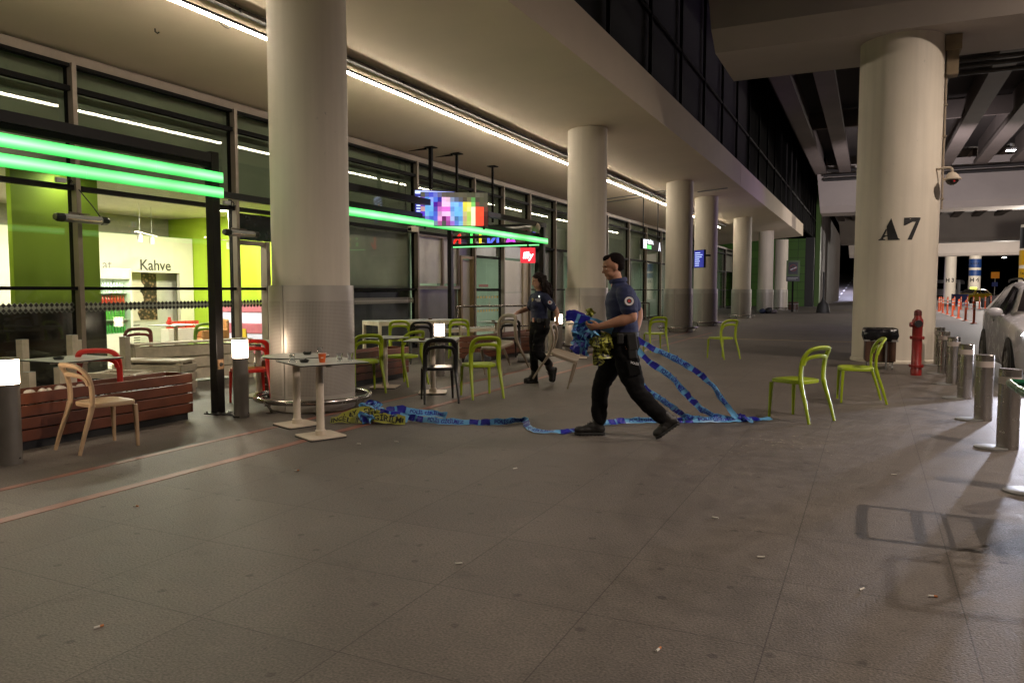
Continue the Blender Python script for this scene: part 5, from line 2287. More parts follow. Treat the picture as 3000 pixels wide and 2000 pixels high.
# tubular hoops and a rolled mat by the glass
for x, y, w, rz, lb in ((-8.9, 18.6, 1.6, R(60), 'steel hoop rail behind the policewoman'), (-7.1, 24.2, .8, R(60), 'steel hoop rail behind the policeman\'s back')):
    P = thing('hoop_rail', lb, 'rail', (x, y, 0), rz, 'steel hoop rails along the facade')
    o = MB()
    o.tube(smoothpath([(-w, 0, 0), (-w, 0, .5), (-w, 0, .92), (-w + .08, 0, 1.0), (0, 0, 1.0), (w - .08, 0, 1.0), (w, 0, .92), (w, 0, .5), (w, 0, 0)], 6), .026, 10)
    o.build('hoop', steel, P, smooth=True)
    o = MB()
    o.tube([(-w + .028, 0, .45), (w - .028, 0, .45)], .02, 10)
    o.build('mid_rail', steel, P, smooth=True)
P = thing('fallen_cylinder', 'grey metal cylinder lying on the ground behind the policewoman\'s boots', 'cylinder', (-6.12, 13.7, .085), R(20))
o = MB()
o.cyl((-.2, 0, 0), (.2, 0, 0), .085, seg=28)
o.build('cylinder', galv, P, smooth=True)
P = thing('black_bag', 'black bag on the ground under the chair in the policewoman\'s right hand', 'bag', (-6.55, 12.35, .13))
o = MB()
o.ell((0, 0, 0), (.26, .18, .15))
for v in o.b.verts:
    v.co += v.co.normalized() * .05 * noise.noise(v.co * 9)
    v.co.z = max(v.co.z, -.128)
o.build('bag', rubber, P, smooth='all')
# things in the cafe
P = thing('drinks_fridge', 'white glass-door fridge full of bottles on the cafe back wall', 'fridge', (-14.5, 10.75, 0))
fw = mat('fridge_white', (.62, .60, .52), .35, var=.04)
o = MB()
o.box(-.3, .28, -.42, -.36, .1, 1.88)
o.box(-.3, .28, .36, .42, .1, 1.88)
o.box(-.3, .28, -.359, .359, .1, .52)
o.box(-.3, .28, -.359, .359, 1.66, 1.88)
o.box(-.3, -.26, -.359, .359, .52, 1.66)
o.build('cabinet', fw, P, bevel=.01)
o = MB()
for z in (.8, 1.08, 1.36):
    o.box(-.25, .2, -.355, .355, z, z + .012)
o.build('shelf', fw, P)
bc = [(.10, .35, .03), (.45, .03, .02), (.4, .4, .35), (.05, .25, .05)]
for r, z in enumerate((.525, .815, 1.095, 1.375)):
    o = MB()
    for k in range(10):
        y = -.31 + k * .068
        o.lathe([(.026, 0), (.026, .14), (.011, .18), (.011, .215)], 10, c=(.14, y, z))
    o.build('bottles', mat('bottles', bc[(r + 3) % 4], .2, var=.2, scale=20), P)
o = MB()
o.box(.29, .296, -.36, .36, .52, 1.66)
o.build('glass_door', glassmat('fridge_glass', (.92, 1, .95), 1.4), P)
light('lamp', 'AREA', (.2, 0, 1.62), 9, (.95, 1, .9), .4, parent=P)
for x, y, z, yaw_, lb in ((-13.4, 10.9, 2.55, 35, 'white ceiling spot track in the cafe, the left one'), (-12.7, 12.2, 2.5, 20, 'white ceiling spot track in the cafe, the right one')):
    P = thing('spot_track', lb, 'spotlight', (x, y, z), R(yaw_), 'white spot tracks in the cafe')
    o = MB()
    o.box(-.02, .02, -.7, .7, 0, .03)
    o.build('track', fw, P)
    for yy in (-.45, .35):
        o = MB()
        o.cyl((0, yy, -.17), (0, yy, -.02), .05, .045, seg=16)
        o.cyl((0, yy, -.02), (0, yy, 0), .012)
        o.build('spot_head', fw, P, smooth=True)
        o = MB()
        o.cyl((0, yy, .03), (0, yy, 3.15 - z), .003)
        o.build('wire', galv, P)
P = thing('ice_cream_cabinet', 'pink and white glass display cabinet behind the cafe door', 'display cabinet', (-12.2, 12.6, 0))
o = MB()
for z0, z1 in ((.05, .3), (.5, .72), (.95, 1.12)):
    o.box(-.9, .9, -.35, .35, z0, z1)
o.build('pink_panels', mat('pink_panel', (.50, .16, .22), .35, var=.15), P, bevel=.02)
o = MB()
for z0, z1 in ((.301, .499), (.721, .949)):
    o.box(-.88, .88, -.33, .33, z0, z1)
o.build('lit_panels', mat('lit_panel', (.6, .6, .8), .4, var=.1, emit=.25, ecol=(.8, .85, 1)), P)
P = thing('wet_floor_sign', 'yellow folding wet floor sign inside the cafe door', 'sign', (-11.75, 11.75, .012), R(30))
ysm = mat('yellow_sign_plastic', (.60, .42, .02), .45, var=.04)
o = MB()
for s in (-1, 1):
    o.rings([[(x, s * (.15 - (z / .62) * .14) + dy, z) for x, z in ((-.14, 0), (.14, 0), (.10, .62), (-.10, .62))] for dy in (0, .012)])
o.build('panels', ysm, P)
P = thing('wicker_armchair', 'tan wicker armchair heaped with red packets in the cafe', 'armchair', (-12.3, 11.5, .012), R(-30))
o = MB()
o.box(-.28, .28, -.26, .26, .3, .42)
o.box(-.30, -.24, -.26, .26, .42, .62)
o.box(.24, .30, -.26, .26, .42, .62)
o.box(-.30, .30, .22, .28, .42, .82)
o.build('seat_shell', mat('wicker', (.42, .20, .07), .6, var=.4, scale=40), P, bevel=.03)
for x in (-.24, .24):
    for y in (-.2, .2):
        o = MB()
        o.cyl((x, y, 0), (x, y, .3), .02)
        o.build('leg', mat('wicker_leg', (.3, .14, .05), .6), P)
P = thing('red_packets', 'row of red snack packets on the shelf left of the wicker chair', 'packets', (-13.2, 11.6, .62))
o = MB()
for k in range(9):
    o.cbox((0, -.4 + k * .09, .08), (.06, .075, .15), random.uniform(-.2, .2))
o.build('packets', mat('packet_red', (.55, .06, .03), .4, var=.4, scale=25), P)
o = MB()
o.box(-.12, .12, -.5, .5, -.6, -.0)
o.build('stand', fw, P)
P = thing('wall_tablet', 'small black box on the green cafe wall near the ceiling', 'box', (-13.4, 13.39, 2.75))
o = MB()
o.box(-.06, .06, -.05, .02, -.09, .09)
o.build('box', black_p, P, bevel=.01)
P = thing('menu_labels', 'strip of small black menu plates between fridge and poster', 'menu plates', (-14.89, 11.36, 1.4))
o = MB()
for k in range(7):
    o.box(0, .012, -.05, .06, -.45 + k * .13, -.36 + k * .13)
o.build('plates', letter, P)
P = thing('wall_vent', 'white louvred vent grille low on the wall right of the fridge', 'vent', (-14.88, 11.6, .45))
o = MB()
o.box(-.01, 0, -.2, .25, -.25, .2)
o.build('backing', letter, P)
o = MB()
for k in range(8):
    o.box(.0005, .02, -.2, .25, -.24 + k * .055, -.21 + k * .055)
o.build('slats', fw, P)
P = thing('ketchup_pot', 'small red and white pot on the table under the coffee poster', 'pot', (-12.35, 10.5, .752))
o = MB()
o.lathe([(.04, 0), (.045, .08), (.03, .11), (.03, .15)], 14)
o.build('pot', red_p, P)
# litter on the paving
butt_w = mat('butt_paper', (.65, .62, .56), .7, var=.1)
butt_o = mat('butt_filter', (.50, .17, .05), .7, var=.1)
Ls = [(-.72, 2.88, 'orange-tipped cigarette butt near the bottom edge, right of centre', 1, 80), (.3, 3.94, 'orange-tipped cigarette butt at the lower right, left of the trolley shadow', 1, 10),
      (-.0, 3.89, 'white paper scrap left of the orange butt at the lower right', 0, 60), (-1.9, 3.37, 'white cigarette butt in the open foreground, left of centre', 0, 35), (-.49, 4.14, 'white butt below and left of the trolley shadow', 0, 20),
      (-.84, 4.75, 'white butt in the middle of the paving, below the long tape', 0, -10), (.2, 6.47, 'white butt lying right of the tape end toward the bollards', 0, 5), (-2.53, 5.41, 'tiny white butt just below the kinked tape', 0, 60),
      (-4.06, 4.61, 'small tan butt right of the red floor line', 1, 40), (-4.34, 3.38, 'small tan butt beside the nearer red floor line at the left', 1, 15), (-2.91, 2.07, 'tan crumb in the left bottom corner of the paving', 1, 70),
      (-4.25, 5.67, 'white butt right of the nearest table foot', 0, 5), (-3.99, 5.9, 'white butt below the tape heap', 0, 0)]
for x, y, lb, om, a in Ls:
    P = thing('cigarette_butt', lb, 'litter', (x, y, .0055), R(a), 'cigarette butts and scraps on the paving')
    o = MB()
    o.cyl((-.019, 0, 0), (.004, 0, 0), .0048, seg=8)
    o.build('paper', butt_w, P)
    o = MB()
    o.cyl((.0041, 0, 0), (.019, 0, 0), .005, seg=8)
    o.build('filter', butt_o if om else butt_w, P)
random.seed(5)
o = MB()
for k in range(70):
    x, y = -.76 + random.gauss(0, .22), 7.35 + random.gauss(0, .28)
    r = random.uniform(.004, .016)
    a = random.uniform(0, 6)
    o.f([o.v((x + r * random.uniform(.5, 1.2) * math.cos(a + t), y + r * .7 * random.uniform(.5, 1.2) * math.sin(a + t), .002)) for t in (0, 1.2, 2.4, 3.6, 4.8)])
tag(o.build('paint_flecks', mat('pale_flecks', (.40, .36, .28), .8), None, fix=False), 'scatter of pale paint flecks on the paving below the tape end', 'stains', kind='stuff')


# ------------------------------------------------------------------ people
def organic(mb, name, m, parent, voxel=.008, smooth=4, fold=0., fs=9., seed=0):
    bmesh.ops.recalc_face_normals(mb.b, faces=mb.b.faces)
    me = bpy.data.meshes.new('tmp')
    mb.b.to_mesh(me)
    mb.b.free()
    ob = bpy.data.objects.new('tmp', me)
    COL.objects.link(ob)
    r = ob.modifiers.new('r', 'REMESH')
    r.mode = 'VOXEL'
    r.voxel_size = voxel
    s = ob.modifiers.new('s', 'SMOOTH')
    s.iterations = smooth
    s.factor = .5
    dg = bpy.context.evaluated_depsgraph_get()
    out = bpy.data.meshes.new_from_object(ob.evaluated_get(dg))
    bpy.data.objects.remove(ob)
    out.name = name
    if fold:
        for v in out.vertices:
            p = Vector(v.co)
            q = Vector((p.x * fs * .8, p.y * fs * .8, p.z * fs * 2.0 + seed))
            d = noise.noise(q) + .5 * noise.noise(q * 2.3)
            v.co = p + v.normal * d * fold
    out.materials.clear()
    out.materials.append(m)
    out.polygons.foreach_set('use_smooth', [True] * len(out.polygons))
    o = bpy.data.objects.new(name, out)
    COL.objects.link(o)
    o.parent = parent
    return o


def limb(mb, pts, seg=14):
    """pts: (x,y,z,r) or (x,y,z,ra,rb): tapered chain with round ends"""
    P = [Vector(p[:3]) for p in pts]
    r1 = [p[3] for p in pts]
    r2 = [(p[4] if len(p) > 4 else p[3]) for p in pts]
    sp, s1, s2 = [], [], []
    n = 5
    for i in range(len(P) - 1):
        a = P[i - 1] if i else P[i] * 2 - P[i + 1]
        b, c = P[i], P[i + 1]
        d = P[i + 2] if i + 2 < len(P) else c * 2 - b
        for j in range(n):
            t = j / n
            sp.append(.5 * ((2 * b) + (c - a) * t + (2 * a - 5 * b + 4 * c - d) * t * t + (3 * b - a - 3 * c + d) * t ** 3))
            s1.append(r1[i] + (r1[i + 1] - r1[i]) * t)
            s2.append(r2[i] + (r2[i + 1] - r2[i]) * t)
    sp.append(P[-1])
    s1.append(r1[-1])
    s2.append(r2[-1])
    mb.tube(sp, s1, seg, r2=s2, up=(0, 1, 0) if abs((P[-1] - P[0]).normalized().y) < .8 else (1, 0, 0))
    mb.ell(P[0], (min(r1[0], r2[0]),) * 3, seg=12)
    mb.ell(P[-1], (min(r1[-1], r2[-1]),) * 3, seg=12)


def torso(mb, rows, seg=24):
    """rows: (z, cx, half_depth, half_width, cy)"""
    rings = []
    for z, cx, dx, wy, *cy in rows:
        c0 = cy[0] if cy else 0
        ring = []
        for k in range(seg):
            a = 2 * math.pi * k / seg
            c, s = math.cos(a), math.sin(a)
            e = .8
            ring.append((cx + dx * math.copysign(abs(c) ** e, c), c0 + wy * math.copysign(abs(s) ** e, s), z))
        rings.append(ring)
    mb.rings(rings)


def head(mb, c, yaw_, pitch, s=1., female=False):
    """c centre of head; x forward in head space"""
    M = Matrix.Translation(c) @ Matrix.Rotation(yaw_, 4, 'Z') @ Matrix.Rotation(pitch, 4, 'Y')
    old = mb.m
    mb.m = old @ M
    e = lambda p, r, rot=None, seg=18: mb.ell([q * s for q in p], [q * s for q in r], rot, seg)
    e((-.012, 0, .03), (.098, .076, .092), seg=28)
    e((.02, 0, -.025), (.070, .062, .085), seg=24)
    e((.045, 0, -.085), (.042, .040, .033))
    for q in (-1, 1):
        e((.035, q * .036, -.055), (.045, .026, .035))
        e((.060, q * .032, -.012), (.022, .022, .018))
        e((-.005, q * .074, -.012), (.017, .008, .031))
        e((-.002, q * .078, .004), (.014, .009, .014))
    e((.076, 0, .022), (.018, .05, .010))
    mb.tube([Vector(p) * s for p in ((.083, 0, .012), (.094, 0, -.008), (.106, 0, -.026), (.092, 0, -.036))], [.008 * s, .009 * s, .013 * s, .009 * s], 10)
    e((.083, 0, -.055), (.010, .022, .006))
    e((.080, 0, -.066), (.011, .019, .007))
    mb.m = old
    return M


def hand(mb, wrist, dirv, palmn, curl=.6, s=1., thumb_side=1):
    d = Vector(dirv).normalized()
    n = Vector(palmn)
    n = (n - d * n.dot(d)).normalized()
    side = d.cross(n) * thumb_side
    w = Vector(wrist)
    F = lambda a, b, c: w + d * a * s + side * b * s + n * c * s
    Mx = Matrix((d, side, n)).transposed()
    mb.ell(F(.045, 0, 0), (.05 * s, .04 * s, .016 * s), rot=Mx)
    mb.ell(F(.02, 0, 0), (.04 * s, .030 * s, .019 * s), rot=Mx)
    for k, (b, ln) in enumerate(((.030, .072), (.010, .082), (-.011, .076), (-.030, .060))):
        cu = curl * (1 + .1 * k)
        p = F(.083 - abs(b) * .25, b, 0)
        pts = [F(.06, b, 0), p]
        ang = 0
        for f_ in (.45, .3, .25):
            ang += cu * (1.1 if f_ == .45 else .9)
            p = p + (d * math.cos(ang) + n * math.sin(ang)) * ln * f_ * s
            pts.append(p)
        mb.tube(pts, [.0095 * s, .0095 * s, .009 * s, .008 * s, .007 * s], 8)
        mb.ell(pts[-1], (.0072 * s,) * 3, seg=8)
    pts = [F(.012, .022, .004), F(.035, .045, .012), F(.058, .052, .026), F(.078, .046, .040)]
    mb.tube(pts, [.014 * s, .0125 * s, .010 * s, .008 * s], 8)
    mb.ell(pts[-1], (.0082 * s,) * 3, seg=8)


skin = mat('skin', (.40, .20, .125), .5, var=.08, scale=10)
skin_n = skin.node_tree.nodes['Principled BSDF']
skin_n.inputs['Subsurface Weight'].default_value = .12
skin_n.inputs['Subsurface Scale'].default_value = .02
skin_w = mat('skin_light', (.46, .25, .165), .5, var=.08, scale=10)
hairm = mat('dark_hair', (.008, .0055, .005), .9, spec=.1, var=.3, scale=60, bump=.6, bscale=120)
curlm = mat('dark_curls', (.014, .008, .006), .7, spec=.25, var=.4, scale=40, bump=.8, bscale=70)
shirtm = mat('navy_shirt', (.012, .020, .078), .75, var=.15, scale=5, bump=.25, bscale=300)
shirtw = mat('navy_shirt_dark', (.008, .014, .050), .75, var=.15, scale=5, bump=.25, bscale=300)
trous = mat('black_trousers', (.0065, .0065, .007), .9, spec=.15, var=.2, scale=5, bump=.3, bscale=200)
bootm = mat('black_boots', (.010, .009, .008), .5, var=.2, scale=20)
beltm = mat('black_webbing', (.007, .007, .007), .6, var=.1)
badge_w = mat('badge_white', (.6, .6, .62), .5, var=0)
badge_r = mat('badge_red', (.45, .03, .03), .5, var=0)

HM = math.atan2(-.427, -.904)
MAN = thing('person', 'striding policeman in navy polo and black trousers, arms full of tape', 'person', (-2.15, 7.04, 0), HM)
# --- body (one continuous surface)
b = MB()
Mh = head(b, (.098, .0, 1.645), R(6), R(14), 1.04)
limb(b, [(.045, 0, 1.44, .066), (.062, 0, 1.50, .060), (.082, 0, 1.58, .058)])
torso(b, [(.88, 0, .10, .145), (1.0, 0, .105, .14), (1.15, .01, .115, .155), (1.3, .02, .12, .175), (1.40, .02, .10, .17), (1.46, .03, .06, .08)])
# left arm (camera side) reaching forward
limb(b, [(.0, .18, 1.385, .058), (-.012, .235, 1.32, .060), (-.03, .262, 1.24, .061), (-.045, .275, 1.175, .052)])
limb(b, [(-.045, .275, 1.175, .05), (.04, .265, 1.145, .054), (.14, .24, 1.115, .042), (.245, .205, 1.085, .030)])
hand(b, (.25, .203, 1.085), (1, -.18, -.12), (.1, -.8, .5), .55, 1.02, -1)
# right arm swung back, hand at the hip
limb(b, [(-.05, -.18, 1.38, .058), (-.11, -.24, 1.32, .060), (-.19, -.275, 1.215, .050)])
limb(b, [(-.19, -.275, 1.215, .048), (-.19, -.27, 1.15, .050), (-.165, -.235, 1.05, .040), (-.145, -.205, .98, .030)])
hand(b, (-.145, -.205, .985), (.15, .25, -1), (.7, .6, .1), .8, 1.0, 1)
# legs inside the trousers
limb(b, [(.0, -.09, .90, .09), (.11, -.1, .70, .075), (.185, -.1, .52, .055), (.20, -.1, .33, .052), (.20, -.1, .12, .04)])
limb(b, [(.0, .09, .90, .09), (-.07, .1, .68, .075), (-.12, .1, .465, .055), (-.26, .1, .32, .052), (-.38, .1, .19, .04)])
organic(b, 'body', skin, MAN, .0065, 3)
# hair
b = MB()
b.m = Mh
s_ = 1.04
b.ell((-.028 * s_, 0, .045 * s_), (.092 * s_, .0795 * s_, .082 * s_), seg=32)
b.ell((-.046 * s_, 0, .000 * s_), (.066 * s_, .0735 * s_, .060 * s_), seg=28)
b.ell((.034 * s_, 0, .086 * s_), (.044 * s_, .050 * s_, .034 * s_), seg=20)
organic(b, 'hair', hairm, MAN, .006, 3, fold=.002, fs=60)


def face_bits(M, par, s):
    ew = mat('eye_white', (.55, .52, .5), .3, var=0)
    for q in (-1, 1):
        o = MB()
        o.m = M
        o.ell((.0705 * s, q * .032 * s, -.004 * s), (.010 * s, .013 * s, .0065 * s), seg=12)
        e = o.build('eye', ew, par, smooth='all')
        o = MB()
        o.m = M
        o.ell((.0785 * s, q * .032 * s, -.004 * s), (.003 * s, .0055 * s, .0055 * s), seg=10)
        o.build('iris', mat('iris', (.02, .01, .006), .2, var=0), e)
        o = MB()
        o.m = M
        o.tube([(.082 * s, q * .014 * s, .020 * s), (.084 * s, q * .032 * s, .026 * s), (.074 * s, q * .05 * s, .020 * s)], [.004 * s, .005 * s, .003 * s], 6)
        o.build('eyebrow', hairm, par)
    o = MB()
    o.m = M
    o.ell((.0885 * s, 0, -.0605 * s), (.006 * s, .02 * s, .0055 * s), seg=10)
    o.build('mouth', mat('lips', (.30, .10, .075), .4, var=0), par, smooth='all')


face_bits(Mh, MAN, s_)
# shirt
b = MB()
torso(b, [(.985, -.005, .135, .165), (1.03, -.005, .145, .175), (1.12, .005, .145, .175), (1.22, .01, .150, .185), (1.32, .02, .155, .195), (1.395, .015, .13, .19), (1.44, .02, .095, .14), (1.485, .035, .072, .085), (1.515, .048, .068, .070)])
limb(b, [(.0, .13, 1.39, .092), (-.004, .19, 1.375, .092), (-.01, .228, 1.31, .088), (-.022, .254, 1.245, .084)])
limb(b, [(-.02, -.13, 1.39, .09), (-.06, -.18, 1.37, .088), (-.10, -.225, 1.32, .082), (-.15, -.255, 1.265, .076)])
organic(b, 'polo_shirt', shirtm, MAN, .009, 4, fold=.010, fs=7, seed=3)
o = MB()
o.tube([(.048 + .076 * math.cos(t), .078 * math.sin(t), 1.515 + .012 * math.cos(t) * -1) for t in [2 * math.pi * k / 24 for k in range(24)]], .012, 8, closed=True, r2=.024)
o.build('collar', shirtm, MAN, smooth=True)
# sleeve badge on the left sleeve
Pb = Vector((-.010, .318, 1.32))
nb = Vector((.05, 1, .35)).normalized()
tx = Vector((1, 0, 0))
tx = (tx - nb * tx.dot(nb)).normalized()
tz = tx.cross(nb)


def disc(mb, r0, r1, h, n=24):
    c = [Pb + nb * h + (tx * math.cos(2 * math.pi * k / n) + tz * math.sin(2 * math.pi * k / n)) * r1 for k in range(n)]
    if r0:
        q = [Pb + nb * h + (tx * math.cos(2 * math.pi * k / n) + tz * math.sin(2 * math.pi * k / n)) * r0 for k in range(n)]
        vc, vq = [mb.v(p) for p in c], [mb.v(p) for p in q]
        for k in range(n):
            mb.f([vc[k], vc[(k + 1) % n], vq[(k + 1) % n], vq[k]])
    else:
        mb.f([mb.v(p) for p in c])


o = MB()
o.cyl(Pb - nb * .03, Pb + nb * .008, .047, seg=28)
bd = o.build('sleeve_badge', mat('badge_black', (.008, .008, .01), .5, var=0), MAN)
o = MB()
disc(o, .024, .042, .0095)
o.build('badge_ring', badge_w, bd, fix=False)
o = MB()
disc(o, 0, .014, .0095)
o.build('badge_centre', badge_r, bd, fix=False)
# trousers
b = MB()
torso(b, [(.78, .0, .12, .17), (.86, -.005, .145, .185), (.93, -.01, .145, .18), (1.0, -.005, .135, .168), (1.02, -.005, .134, .165)])
limb(b, [(.0, -.085, .86, .115, .10), (.06, -.1, .74, .115, .10), (.13, -.105, .62, .105, .09), (.185, -.105, .50, .088, .08), (.205, -.105, .38, .085, .078), (.205, -.105, .26, .082, .078), (.20, -.105, .17, .078, .075)])
limb(b, [(-.01, .085, .86, .12, .10), (-.035, .1, .74, .12, .10), (-.075, .105, .60, .11, .092), (-.125, .105, .475, .092, .085), (-.20, .105, .38, .086, .08), (-.29, .105, .29, .082, .076), (-.365, .105, .215, .074, .07)])
organic(b, 'trousers', trous, MAN, .010, 4, fold=.013, fs=6, seed=9)


def boot(par, heel, toe, ankle, yv, s=1., up=(0, 0, 1)):
    """heel, toe: (x,z) of the sole ends; ankle (x,z)"""
    h, t, a = Vector((heel[0], yv, heel[1])), Vector((toe[0], yv, toe[1])), Vector((ankle[0], yv, ankle[1]))
    f = (t - h)
    ln = f.length
    f.normalize()
    u = Vector((0, 1, 0)).cross(f) * -1
    if u.z < 0 and abs(u.z) > .2:
        u = -u
    b = MB()
    b.m = Matrix((Vector((*f, 0)), Vector((0, 1, 0, 0)), Vector((*u, 0)), Vector((0, 0, 0, 1)))).transposed()
    b.m = Matrix.Translation(h) @ b.m
    b.ell((ln * .80, 0, .045), (ln * .21, .048, .042))
    b.ell((ln * .60, 0, .05), (ln * .25, .046, .045))
    b.ell((ln * .42, 0, .065), (ln * .24, .042, .062))
    b.ell((ln * .20, 0, .06), (ln * .20, .042, .062))
    inv = b.m.inverted()
    aa = inv @ a
    limb(b, [(ln * .27, 0, .07, .056, .046), ((ln * .27 + aa.x) / 2 + .0, 0, .13, .055, .048), (aa.x, 0, aa.z, .058, .052)])
    ob = organic(b, 'boot', bootm, par, .007, 3, fold=.002, fs=20)
    b = MB()
    b.m = Matrix.Translation(h) @ Matrix((Vector((*f, 0)), Vector((0, 1, 0, 0)), Vector((*u, 0)), Vector((0, 0, 0, 1)))).transposed()
    outl = [(ln * x, y) for x, y in ((.02, .03), (.12, .043), (.35, .040), (.6, .046), (.8, .052), (.93, .038), (1.0, .0), (.93, -.038), (.8, -.052), (.6, -.046), (.35, -.040), (.12, -.043), (.02, -.03))]
    b.prism(outl, .0, .024)
    for k in range(7):
        b.box(ln * (.08 + .12 * k), ln * (.14 + .12 * k), -.04, .04, -.006, -.0001)
    b.build('sole', rubber, ob, bevel=.003)
    b = MB()
    b.m = Matrix.Translation(h) @ Matrix((Vector((*f, 0)), Vector((0, 1, 0, 0)), Vector((*u, 0)), Vector((0, 0, 0, 1)))).transposed()
    for k in range(4):
        b.tube([(ln * (.62 - .07 * k), -.03, .085 + .018 * k), (ln * (.64 - .07 * k), 0, .098 + .018 * k), (ln * (.62 - .07 * k), .03, .085 + .018 * k)], .0035, 6)
    b.build('laces', rubber, ob)
    return ob


boot(MAN, (.145, .006), (.452, .006), (.195, .20), -.105)
boot(MAN, (-.545, .165), (-.315, .0), (-.385, .235), .105)
# belt and holster
o = MB()
rg = []
for z in (.985, 1.03):
    rg.append([(-.005 + .150 * math.copysign(abs(math.cos(a)) ** .8, math.cos(a)), .186 * math.copysign(abs(math.sin(a)) ** .8, math.sin(a)), z) for a in [2 * math.pi * k / 32 for k in range(32)]])
o.rings(rg)
o.build('belt', beltm, MAN, smooth=True)
o = MB()
o.cbox((-.06, .205, .94), (.09, .045, .16), 0, ry=R(8))
o.cbox((-.065, .205, .83), (.08, .03, .10), 0, ry=R(10))
o.cbox((.05, .20, .97), (.06, .04, .10))
o.build('holster', beltm, MAN, bevel=.012)
o = MB()
o.cbox((-.075, .200, .70), (.115, .022, .16), 0, ry=R(14))
o.build('thigh_pocket', trous, MAN, bevel=.01)
o = MB()
addtext(o, 'POLİS', .028, lambda x, y: (-.085 - x, .2135, .73 + y - x * .25), bold=.001)
o.build('pocket_print', badge_w, MAN, fix=False)

# --- policewoman
HW = HM + R(28)
WOM = thing('person', 'policewoman with long dark curly hair walking left, carrying a beige chair in each hand', 'person', (-4.56, 10.62, 0), HW)
b = MB()
Mw = head(b, (.03, .01, 1.565), R(-12), R(16), .98, True)
limb(b, [(.0, 0, 1.36, .055), (.005, 0, 1.42, .048), (.02, .0, 1.50, .046)])
torso(b, [(.86, 0, .10, .15), (.96, 0, .09, .13), (1.06, 0, .085, .12), (1.2, .02, .11, .14), (1.3, .01, .09, .15), (1.37, .0, .05, .07)])
for q in (-1, 1):
    b.ell((.10, q * .065, 1.215), (.055, .06, .06))
# right arm (viewer left)
limb(b, [(.0, -.16, 1.315, .052), (.03, -.20, 1.23, .047), (.06, -.24, 1.14, .040)])
limb(b, [(.06, -.24, 1.14, .039), (.14, -.255, 1.115, .040), (.24, -.27, 1.075, .026)])
hand(b, (.245, -.27, 1.073), (1, -.05, -.45), (-.2, .3, -1), .95, .92, 1)
# left arm
limb(b, [(.0, .16, 1.315, .052), (-.07, .215, 1.23, .047), (-.14, .26, 1.13, .040)])
limb(b, [(-.14, .26, 1.13, .039), (-.15, .275, 1.07, .038), (-.145, .285, .975, .026)])
hand(b, (-.145, .286, .97), (.05, .0, -1), (1, .0, .0), 1.0, .92, 1)
limb(b, [(.0, -.08, .88, .085), (.03, -.09, .68, .068), (.04, -.09, .50, .05), (.03, -.09, .30, .048), (.03, -.09, .13, .036)])
limb(b, [(.0, .08, .88, .085), (.06, .085, .68, .068), (.085, .09, .49, .05), (-.04, .09, .38, .048), (-.16, .09, .28, .036)])
organic(b, 'body', skin_w, WOM, .0065, 3)
face_bits(Mw, WOM, .98)
b = MB()
b.m = Mw
random.seed(21)
b.ell((-.022, 0, .05), (.098, .082, .080), seg=24)
for k in range(46):
    t = k / 46
    side = 1 if k % 2 else -1
    y0 = side * random.uniform(.02, .09)
    x0 = random.uniform(-.11, .0)
    pts = []
    ph = random.uniform(0, 6)
    ln = random.uniform(.24, .40)
    for j in range(9):
        f = j / 8
        pts.append((x0 - .05 * f + .02 * math.sin(ph + f * 11), y0 * (1 + f * .55) + .018 * math.cos(ph + f * 12), .05 - ln * f))
    b.tube(pts, [.022 - .008 * abs(j - 4) / 4 for j in range(9)], 8)
organic(b, 'hair', curlm, WOM, .0075, 1, fold=.006, fs=40)
b = MB()
torso(b, [(.965, 0, .118, .150), (1.03, 0, .108, .138), (1.10, .005, .112, .138), (1.17, .015, .125, .15), (1.26, .012, .115, .16), (1.32, .0, .095, .155), (1.36, .0, .07, .11), (1.395, .003, .058, .070), (1.42, .006, .055, .060)])
for q in (-1, 1):
    b.ell((.105, q * .066, 1.215), (.062, .068, .068))
limb(b, [(.0, -.11, 1.315, .072), (.004, -.155, 1.305, .072), (.014, -.185, 1.24, .070), (.035, -.215, 1.17, .063)])
limb(b, [(-.0, .11, 1.315, .072), (-.015, .155, 1.305, .072), (-.05, .195, 1.24, .070), (-.10, .235, 1.17, .065)])
organic(b, 'polo_shirt', shirtw, WOM, .008, 4, fold=.007, fs=9, seed=1)
b = MB()
torso(b, [(.76, .0, .11, .155), (.84, -.01, .135, .172), (.90, -.01, .130, .165), (.97, 0, .112, .143), (.995, 0, .11, .140)])
limb(b, [(.0, -.08, .84, .105, .09), (.025, -.09, .70, .098, .085), (.04, -.09, .50, .075, .07), (.04, -.09, .34, .066, .064), (.03, -.09, .20, .060, .06)])
limb(b, [(.0, .08, .84, .105, .09), (.05, .085, .70, .098, .085), (.085, .09, .50, .078, .07), (.0, .09, .41, .068, .064), (-.09, .09, .335, .062, .06)])
organic(b, 'trousers', trous, WOM, .009, 4, fold=.010, fs=7, seed=5)
boot(WOM, (-.03, .006), (.215, .006), (.03, .24), -.09)
boot(WOM, (-.245, .25), (-.20, .015), (-.13, .31), .09)
o = MB()
rg = []
for z in (.955, .998):
    rg.append([(.122 * math.cos(a), .155 * math.sin(a), z) for a in [2 * math.pi * k / 32 for k in range(32)]])
o.rings(rg)
o.build('belt', beltm, WOM, smooth=True)
o = MB()
o.cbox((.118, .03, .975), (.02, .035, .06), 0)
o.build('radio_clip', mat('pink_clip', (.5, .22, .17), .5, var=0), WOM)
o = MB()
o.cbox((-.04, .17, .93), (.08, .05, .14))
o.cbox((.08, .13, .97), (.05, .05, .07))
o.build('holster', beltm, WOM, bevel=.01)
o = MB()
o.cbox((.10, .125, 1.275), (.006, .085, .045), R(38), ry=R(-8))
o.build('name_tag', mat('name_tag', (.36, .36, .40), .5, var=.2, scale=40), WOM)
o = MB()
